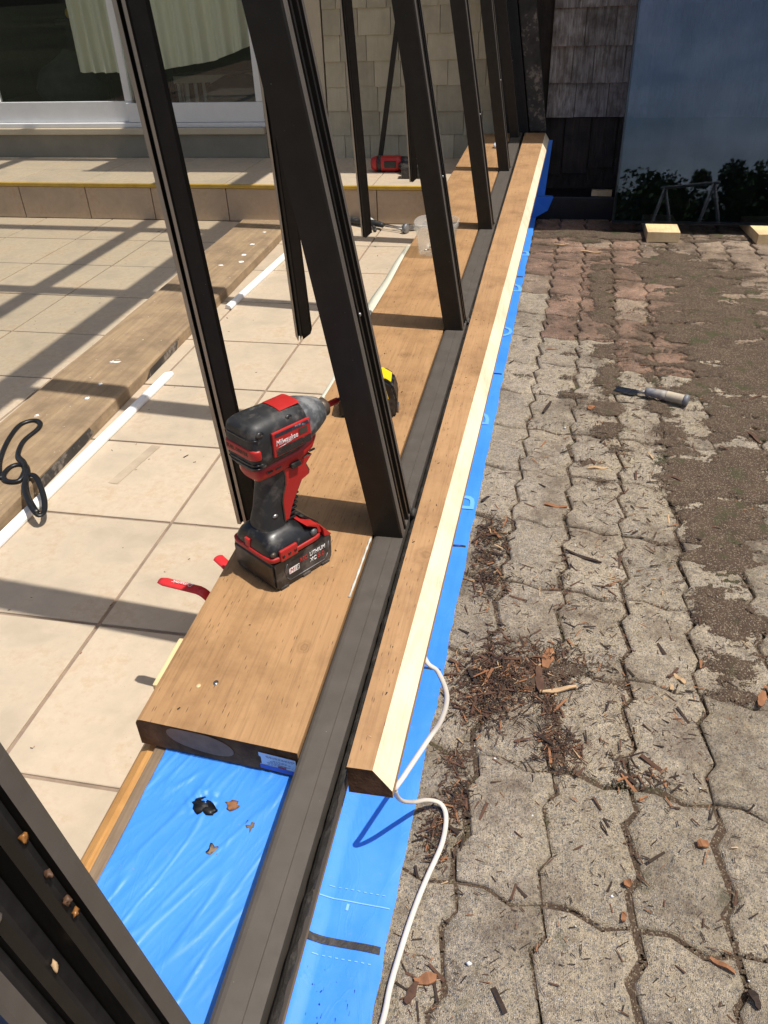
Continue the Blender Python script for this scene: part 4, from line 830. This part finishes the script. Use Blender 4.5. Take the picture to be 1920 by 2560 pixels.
box('tether_slot', -.0675, -.060, .004, .016, .066, .086, 't_redprint', ft, .001)
# battery
bt = empty('battery', (0, 0, 0)); bt.parent = ID
pf = [(-.060, .0), (.060, .0), (.066, .010), (.068, .052), (.064, .062), (-.062, .062), (-.066, .056), (-.066, .008)]
bb = prism('case', pf, lambda p, t: (p[0], -.0565 + .113 * t, p[1]), 't_dark', bt, .0035)
bb.name = 'case'
mesh('side_panel', [(s, -.0572, z) for s, z in ((-.040, .020), (-.034, .012), (.046, .012), (.054, .022), (.058, .046), (.046, .051), (-.034, .048), (-.044, .036))], [tuple(range(8))], 't_black', bb)
for a, b in (((-.044, .036), (-.036, .048)), ((-.040, .020), (-.034, .012)), ((-.034, .012), (.046, .012)), ((.046, .012), (.054, .022)), ((.054, .022), (.058, .046))):
    tube('panel_edge', [Vector((a[0], -.0572, a[1])), Vector((b[0], -.0572, b[1]))], .0008, 't_grey', bb, 6)
for s0 in (-.05, .0, .045): box('foot_pad', s0 - .006, s0 + .012, -.0578, -.05, .0003, .006, 't_black', bb, .001)
MB_ = lambda s, z: Matrix.Translation((s, -.0576, z)) @ Matrix.Rotation(R(90), 4, 'X')
mesh('badge', [(s, -.0577, z) for s, z in ((-.0345, .0245), (-.0135, .0245), (-.0115, .0265), (-.0115, .0365), (-.0325, .0365), (-.0345, .0345))], [tuple(range(6))], 't_white', bb)
text('lettering', 'M', .0125, 't_redprint', bb, MB_(-.0335, .0262), .2, .0006, .98); text('lettering', '18', .0125, 't_dark', bb, MB_(-.0235, .0262), .2, .0006, .86)
text('lettering', 'RED', .0105, 't_redprint', bb, MB_(-.0095, .0370), .1, .0004, .92); text('lettering', 'LITHIUM', .0115, 't_white', bb, MB_(.0125, .0370), .1, .0004, .83)
text('lettering', 'XC', .0115, 't_white', bb, MB_(.012, .0245), .1, .0004, .95); text('lettering', '5.0', .0115, 't_redprint', bb, MB_(.030, .0245), .1, .0004, 1.1)
for sgn in (-1, 1):
    P = [(.050, sgn * .030, .060), (.0675, sgn * .030, .056), (.0675, sgn * .0572, .056), (.050, sgn * .0572, .060), (.050, sgn * .034, .082), (.060, sgn * .034, .070), (.060, sgn * .0565, .066), (.049, sgn * .0565, .078)]
    from_bm('latch', bm_hexa(P, .0015), 't_red', bt)
prism('front_block', [(.048, .060), (.066, .058), (.062, .072), (.036, .098), (.024, .101), (.048, .080)], lambda p, t: (p[0], -.030 + .060 * t, p[1]), 't_dark', bt, .002)
# ================================================================== OUTSIDE THINGS
# electric cord
CP = [(-.190, 1.06, -.10), (-.1524, 1.0114, -.16), (-.1287, 1.0122, -.19), (-.1094, .9932, -.23), (-.1153, .961, -.26), (-.135, .928, -.28), (-.1665, .8515, -.29), (-.1782, .8278, -.30), (-.1735, .8509, -.36), (-.1595, .8988, -.43), (-.1372, .9431, -.48), (-.113, .9557, -.505), (-.0992, .9308, -.510), (-.0997, .8735, -.510), (-.117, .8046, -.510), (-.1282, .7562, -.510), (-.1377, .7033, -.510), (-.1456, .6468, -.510), (-.1508, .6005, -.510), (-.1535, .5452, -.510), (-.1717, .4637, -.510)]
o = tube('electric_cord', smooth_path(CP, 8), .0050, 'cord', None, 12, .0038); tag(o, 'white electric cord looping over the blue membrane onto the pavers', 'cord')
# leaning glass panel on blocks
gpl = empty('glass_panel', (.404, 5.25, -.456)); gpl.rotation_euler = (R(-8), 0, 0); tag(gpl, 'large tinted glass panel leaning against the shingles, mirroring sky and trees', 'glass panel')
box('pane', 0, 1.55, -.004, .004, 0, 1.95, 'glass', gpl); box('pane', 0, 1.55, .014, .022, 0, 1.95, 'glass', gpl)
for a in ((-.002, .012, -.0035, .0215, .0, 1.95), (.012, 1.54, -.0035, .0215, -.002, .012), (1.54, 1.552, -.0035, .0215, 0, 1.95)): box('spacer', *a, 'gasket', gpl)
for x, y, rz, lab in ((.605, 5.06, 0, 'fresh pine block under the lower left corner of the leaning glass'), (1.235, 5.05, R(4), 'fresh pine block at the right edge under the leaning glass')):
    o = empty('pine_block', (x, y, ZG + .001), rz); tag(o, lab, 'block', 'pine blocks under the glass'); box('block', 0, .19, 0, .42, 0, .060, 'block', o, .002)
o = box('wedge_offcut', -.07, .06, -.02, .02, 0, .035, 'block', None, .002); o.location = (.345, 5.60, -.374); o.rotation_euler = (0, 0, R(-4)); tag(o, 'pale wood offcut lying on the black foundation ledge', 'offcut')
o = mesh('membrane_flap', [(-.10, 5.545, -.375), (.03, 5.53, -.371), (.025, 5.568, -.3705), (-.10, 5.60, -.371), (-.10, 5.55, -.52), (.0, 5.545, -.46), (-.12, 5.60, -.3705), (-.028, 5.585, -.3705), (-.006, 5.74, -.06), (-.12, 5.74, -.06)], [(0, 1, 2, 3), (0, 4, 5, 1), (6, 7, 8, 9)], 'blue'); tag(o, 'small blue membrane flap on the black foundation in the corner', 'membrane')
# chisel
ch = empty('chisel', (.323, 2.955, ZG + .004), math.atan2(2.828 - 2.945, .590 - .323)); tag(ch, 'wood chisel with worn grey and cream handle lying on the pavers', 'chisel'); CLn = .292
mesh('blade', [(0, -.022, .004), (.075, -.022, .008), (.092, -.010, .012), (.092, .010, .012), (.075, .022, .008), (0, .022, .004), (0, -.022, .001), (.075, -.022, .001), (.092, -.010, .005), (.092, .010, .005), (.075, .022, .001), (0, .022, .001)],
     [(0, 1, 2, 3, 4, 5), (11, 10, 9, 8, 7, 6)] + [(i, 6 + i, 6 + (i + 1) % 6, (i + 1) % 6) for i in range(6)], 'blade', ch)
loft('neck', [(.088, 0, .009, .008, .005, 2), (.10, 0, .012, .006, .006, 2), (.125, 0, .018, .008, .008, 2)], 't_steel', ch, 16)
loft('handle', [(.118, 0, .020, .009, .009, 2), (.122, 0, .020, .016, .016, 2), (.132, 0, .020, .018, .018, 2), (.14, 0, .020, .0165, .0165, 2), (.18, 0, .021, .0185, .0185, 2), (.20, 0, .021, .019, .019, 2)], 'handle_grey', ch, 24)
S = []
for i in range(20): s = .20 + i * .0035; S.append((s, 0, .021, .019 + .0006 * (i % 2), .019 + .0006 * (i % 2), 2))
loft('ribbed_grip', S, 'handle_cream', ch, 24); loft('end_cap', [(.266, 0, .021, .018, .018, 2), (.268, 0, .021, .0215, .0215, 2), (.280, 0, .021, .022, .022, 2), (.284, 0, .021, .018, .018, 2), (.285, 0, .021, .010, .010, 2)], 'handle_grey', ch, 24)
# dead insects in the near mullion's groove
for k, (x, y, z, m) in enumerate([(.055, .236, .434, 'bug'), (.055, .235, .3975, 'bug2'), (.055, .235, .3674, 'bug2'), (.055, .235, .3539, 'bug'), (.043, .209, .329, 'chip3')]):
    o = blob('dead_insect', (0, 0, 0), (.0022, .0026, .0038), m, None, k, .9); o.location = Vector((-.272 + x, y, 0)) + D * (z / D.z); o.rotation_euler = (k * 1.3, k * .7, k)
    tag(o, ('plump amber dead insect, uppermost in the groove of the nearest mullion', 'shrivelled brown dead insect just below the uppermost amber one', 'tangled brown dead insect between two others in the mullion groove', 'bright amber dead insect midway down the nearest mullion groove', 'pale insect shell, lowest in the groove of the nearest mullion')[k], 'insect', 'dead insects in the near mullion')
# ---- wood debris: slivers (uncountable) and the chips one can pick out
def sliver(V, F, MI, p, L, w, h, yaw, pitch, m, r):
    c, s = math.cos(yaw), math.sin(yaw); b = len(V)
    for k in range(8):
        lx = (-.5 if k in (0, 3, 4, 7) else .5) * L; ly = (-.5 if k in (0, 1, 4, 5) else .5) * w * (1 if lx < 0 else r.uniform(.3, 1)); lz = 0 if k < 4 else h * r.uniform(.6, 1)
        z = lz + lx * math.sin(pitch) + abs(L * .5 * math.sin(pitch)); V.append((p[0] + lx * c - ly * s, p[1] + lx * s + ly * c, p[2] + z))
    for f in ((0, 3, 2, 1), (4, 5, 6, 7), (0, 1, 5, 4), (1, 2, 6, 5), (2, 3, 7, 6), (3, 0, 4, 7)): F.append(tuple(b + i for i in f)); MI.append(m)
CL = [(-.095, 1.86, .035, .10, 420, 2), (-.08, 1.68, .03, .05, 160, 2), (-.03, 1.33, .07, .05, 750, 2), (.05, 1.42, .09, .05, 480, 2), (-.05, 1.24, .05, .045, 420, 1.5), (.125, 1.14, .03, .035, 220, 1.2), (.10, 1.24, .012, .06, 140, 1.2),
      (.30, 1.10, .045, .02, 70, 1), (-.10, 1.07, .02, .02, 90, .6), (-.085, .985, .02, .025, 130, .7), (-.115, .90, .02, .035, 170, 1), (.12, 2.0, .2, .4, 330, .7), (.32, 1.3, .12, .12, 330, .7), (.25, 2.6, .2, .4, 300, .7), (.5, 1.9, .3, .5, 330, .8),
      (.4, 3.6, .4, .8, 380, .9), (.2, .8, .25, .25, 130, .6), (-.10, .62, .03, .06, 40, .8), (.1, 1.7, .14, .1, 260, .8), (.6, 2.0, .2, .45, 420, .7), (.33, 3.3, .1, .8, 420, .8), (.75, 3.2, .3, .7, 380, .8), (.0, .95, .1, .2, 90, .6), (.3, .8, .2, .3, 160, .6)]
V, F, MI = [], [], []; r = random.Random(21)
for (x, y, sx, sy, nn, lift) in CL:
    for _ in range(int(nn * 2.1)):
        px, py = r.gauss(x, sx), r.gauss(y, sy)
        if px < splay(py) + .012 or py > 5.6: continue
        L = min(.05, r.lognormvariate(-4.85, .62)); pile = math.exp(-((px - x) / sx) ** 2 - ((py - y) / sy) ** 2) if nn > 130 and sx < .1 else 0
        m = r.choices([0, 1, 2, 3], [.44, .42, .11, .03])[0]
        sliver(V, F, MI, (px, py, ZG + .0015 + .006 * pile * lift * r.random()), L, L * r.uniform(.06, .20), r.uniform(.0006, .002), r.uniform(0, 6.3), r.uniform(-.22, .22), m, r)
for _ in range(210):      # crumbs on the interior tiles and the membrane
    px, py = r.uniform(-2.4, -.62), r.uniform(.7, 4.8)
    if plank_x(py)[0] - .02 < px < plank_x(py)[1] + .05: continue
    L = r.uniform(.002, .009) * (1 if r.random() < .92 else 2.6); sliver(V, F, MI, (px, py, ZF + .0012), L, L * .22, .001, r.uniform(0, 6.3), 0, r.choices([0, 1, 2, 3], [.3, .4, .2, .1])[0], r)
for _ in range(90):
    py = r.uniform(.66, 5); px = r.uniform(-.50, -.29) if r.random() < .6 else r.uniform(-.20, bx_(py) - .004)
    L = r.uniform(.0015, .006); sliver(V, F, MI, (px, py, -.0008), L, L * .35, .0008, r.uniform(0, 6.3), 0, r.choices([0, 1, 3], [.5, .3, .2])[0], r)
for _ in range(46):
    py = r.uniform(.36, .63); t = r.uniform(.58, .95); p = mem_pt(t, py); L = r.uniform(.003, .013); c = Vector(p)
    b = len(V); a = r.uniform(0, 6.3); u = Vector((.08, 0, -1)).normalized() * math.cos(a) + Vector((0, 1, 0)) * math.sin(a); w = Vector((1, 0, .08)); n_ = u.cross(w).normalized()
    for k in range(4): V.append(tuple(c + w * .0018 + u * L * (-.5 if k in (0, 3) else .5) + n_ * L * .1 * (-1 if k < 2 else 1)))
    F.append((b, b + 1, b + 2, b + 3)); MI.append(0)
wc = mesh('wood_slivers', V, F, ['chip0', 'chip1', 'chip2', 'chip3'], None, False, MI); tag(wc, 'rotten wood slivers and crumbs scattered over pavers and tiles', 'debris', kind='stuff')
BIG = [(.090, 1.41, .07, .028, 80, 2, 'broad orange wood chip lying flat among the rotten slivers'), (.072, 1.335, .085, .02, 95, 1, 'long reddish wood chip pointing at the viewer in the debris pile'), (.115, 1.31, .09, .010, 20, 3, 'pale split stick lying across the debris pile'),
       (.395, 1.39, .035, .012, -50, 3, 'short pale chip resting in a paver joint right of the pile'), (.45, 1.45, .03, .007, 85, 2, 'thin upright orange chip near the soil patch'), (.225, 2.78, .035, .026, 60, 2, 'chunky orange chip left of the chisel'), (.06, 2.76, .10, .014, 75, 0, 'dark curved bark strip beside the sill, opposite the chisel'),
       (.10, 2.08, .07, .014, -5, 2, 'tan sliver lying on the grey pavers midway to the chisel'), (.18, 1.83, .11, .010, -25, 0, 'long dark twig lying across two grey pavers'), (.83, 2.93, .10, .008, 35, 1, 'thin brown stick at the right edge behind the chisel'), (.48, 2.30, .06, .010, -40, 1, 'brown stick lying on the soil patch below the chisel'),
       (.78, 2.62, .09, .014, -70, 1, 'dark reddish stick at the right edge in front of the chisel'), (.235, 2.33, .07, .012, 10, 3, 'pale flat chip on the pavers in front of the chisel'), (.57, 1.355, .05, .02, 70, 2, 'curled orange chip at the right edge of the pavers'), (.245, .855, .018, .014, 30, 2, 'small square orange chip in a paver joint'),
       (.235, .79, .018, .008, 80, 2, 'tiny orange chip standing in the joint near the viewer'), (.392, .735, .042, .009, -25, 2, 'orange splinter on the paver at lower right'), (.435, .69, .03, .013, -70, 0, 'dark flat chip on the paver in the lower right corner'), (.39, .96, .022, .018, 20, 2, 'small forked orange chip on the right pavers'),
       (.27, 4.81, .12, .016, -6, 3, 'fresh pale splinter lying before the pine block'), (.10, 4.95, .09, .010, 12, 3, 'thin pale splinter on the red pavers near the corner'), (-.115, .60, .04, .014, 70, 1, 'brown chip beside the cord near the bottom edge'), (-.095, .625, .035, .018, 20, 2, 'orange chip touching the brown one beside the cord')]
for k, (x, y, L, w, an, m, lab) in enumerate(BIG):
    o = empty('wood_chip', (x, y, ZG + .004), R(an)); tag(o, lab, 'wood chip', 'larger wood chips on the pavers')
    r = random.Random(k); bm = bmesh.new(); n = 6; top = []; bot = []
    for i in range(n + 1):
        s = -L / 2 + L * i / n; ww = w * .5 * (1 - .55 * abs(2 * i / n - 1) ** 2) * r.uniform(.7, 1.2); zz = .003 * math.sin(i * 1.1 + k)
        top.append([bm.verts.new((s, -ww, zz + .004)), bm.verts.new((s + r.uniform(-.003, .003), ww, zz + .005))]); bot.append([bm.verts.new((s, -ww, zz)), bm.verts.new((s, ww, zz + .0005))])
    for i in range(n):
        bm.faces.new((top[i][0], top[i + 1][0], top[i + 1][1], top[i][1])); bm.faces.new((bot[i][1], bot[i + 1][1], bot[i + 1][0], bot[i][0]))
        bm.faces.new((bot[i][0], bot[i + 1][0], top[i + 1][0], top[i][0])); bm.faces.new((top[i][1], top[i + 1][1], bot[i + 1][1], bot[i][1]))
    bm.faces.new((bot[0][1], bot[0][0], top[0][0], top[0][1])); bm.faces.new((bot[n][0], bot[n][1], top[n][1], top[n][0]))
    from_bm('splinter', bm, 'chip%d' % m, o)
V, F = [], []; r = random.Random(5)
for _ in range(150):
    x, y = r.uniform(-.1, 1.2), r.uniform(.6, 5.1); a = r.uniform(.0012, .004); b = len(V)
    if r.random() < .12: a *= 1.9
    for dx, dy, dz in ((a, 0, 0), (0, a * .8, 0), (-a, 0, 0), (0, -a * .8, 0), (0, 0, a), (0, 0, -a)): V.append((x + dx * r.uniform(.7, 1.3), y + dy, ZG + .0025 + dz * .7))
    for f in ((0, 1, 4), (1, 2, 4), (2, 3, 4), (3, 0, 4), (1, 0, 5), (2, 1, 5), (3, 2, 5), (0, 3, 5)): F.append(tuple(b + i for i in f))
pbb = mesh('pebbles', V, F, 'shell', None, True); tag(pbb, 'tiny pale pebbles and shell bits scattered on the pavers', 'pebbles', kind='stuff')
V, F = [], []; r = random.Random(8)
for (x, y, sx, sy, nn) in [(.07, 1.24, .007, .035, 260), (.245, 1.07, .012, .02, 330), (.232, .97, .007, .02, 220), (.072, .64, .006, .05, 260), (.095, 1.56, .012, .02, 160), (.29, 1.57, .03, .012, 220), (.08, .86, .005, .008, 70), (-.0, 4.25, .05, .12, 240), (.1, 3.75, .05, .05, 200), (.24, 1.2, .01, .05, 120), (.085, .78, .006, .04, 90)]:
    for _ in range(nn):
        px, py = r.gauss(x, sx), r.gauss(y, sy); a = r.uniform(0, 6.3); h = r.uniform(.002, .006); w = r.uniform(.0008, .002); b = len(V)
        V += [(px + w * math.cos(a), py + w * math.sin(a), ZG - .007), (px - w * math.cos(a), py - w * math.sin(a), ZG - .007), (px + r.uniform(-.002, .002), py + r.uniform(-.002, .002), ZG - .004 + h)]; F.append((b, b + 1, b + 2))
mo = mesh('moss', V, F, 'moss'); tag(mo, 'green moss growing in the paver joints', 'moss', kind='stuff')
# ================================================================== GARDEN BEHIND THE VIEWER (seen mirrored in the glass)
def tree(x, y, h, w, seed, label):
    o = empty('tree', (x, y, ZG - .16)); tag(o, label, 'tree', 'garden trees behind the viewer'); r = random.Random(seed)
    tube('trunk', [Vector((0, 0, 0)), Vector((.1, .05, h * .4)), Vector((-.05, 0, h * .85))], .16, 'bark', o, 8, rf=lambda t: 1 - .8 * t)
    V = []; F = []; cl = [(Vector((r.gauss(0, w * .33), r.gauss(0, w * .33), h * r.uniform(.10, .97))), r.uniform(.18, .38) * w) for _ in range(34)]
    for c_, rad in cl:
        k = 1 - .55 * max(0, (c_.z / h - .5)); c_.x *= k * 1.5; c_.y *= k
        for _ in range(150):
            d = Vector((r.gauss(0, 1), r.gauss(0, 1), r.gauss(0, 1))).normalized() * rad * r.random() ** .4; p = c_ + d; s = r.uniform(.12, .30)
            u = Vector((r.gauss(0, 1), r.gauss(0, 1), r.gauss(0, 1))).normalized(); v = u.orthogonal().normalized(); b = len(V)
            V += [p + u * s, p + v * s * .6, p - u * s, p - v * s * .6]; F.append((b, b + 1, b + 2, b + 3))
    mesh('crown', V, F, 'leaf', o); return o
for k, (x, y, h, w, lab) in enumerate([(7.2, -55, 4.9, 4.2, 'rounded leafy tree mirrored at the left of the glass'), (10.6, -57, 5.0, 3.8, 'leafy tree mirrored next to the swing frame'), (13.8, -55, 5.9, 3.2, 'taller narrow tree mirrored above the swing frame'), (18.0, -60, 3.4, 3.2, 'low tree mirrored in the dip of the treeline'),
      (21.8, -60, 4.6, 4.4, 'broad tree mirrored at the right edge of the glass'), (3.4, -57, 4.4, 3.6, 'leafy tree mirrored behind the left glass edge'), (27, -62, 5.2, 4, 'tall tree beyond the right glass edge')]): tree(x, y, h, w, 40 + k, lab)
hd_ = box('hedge', -30, 60, -72, -70, ZG - .16, 3.0, 'leaf'); tag(hd_, 'long dark hedge behind the garden trees', 'hedge')
sw = empty('swing_frame', (3.95, -15, ZG - .16), R(62)); tag(sw, 'pale wooden swing frame with two A shaped ends, mirrored in the glass', 'swing frame')
for sx in (-1.1, 1.1):
    for sy in (-.6, .6): tube('leg', [Vector((sx, sy, 0)), Vector((sx, 0, 1.9))], .045, 'concrete', sw, 8)
tube('crossbeam', [Vector((-1.3, 0, 1.9)), Vector((1.3, 0, 1.9))], .045, 'concrete', sw, 8)
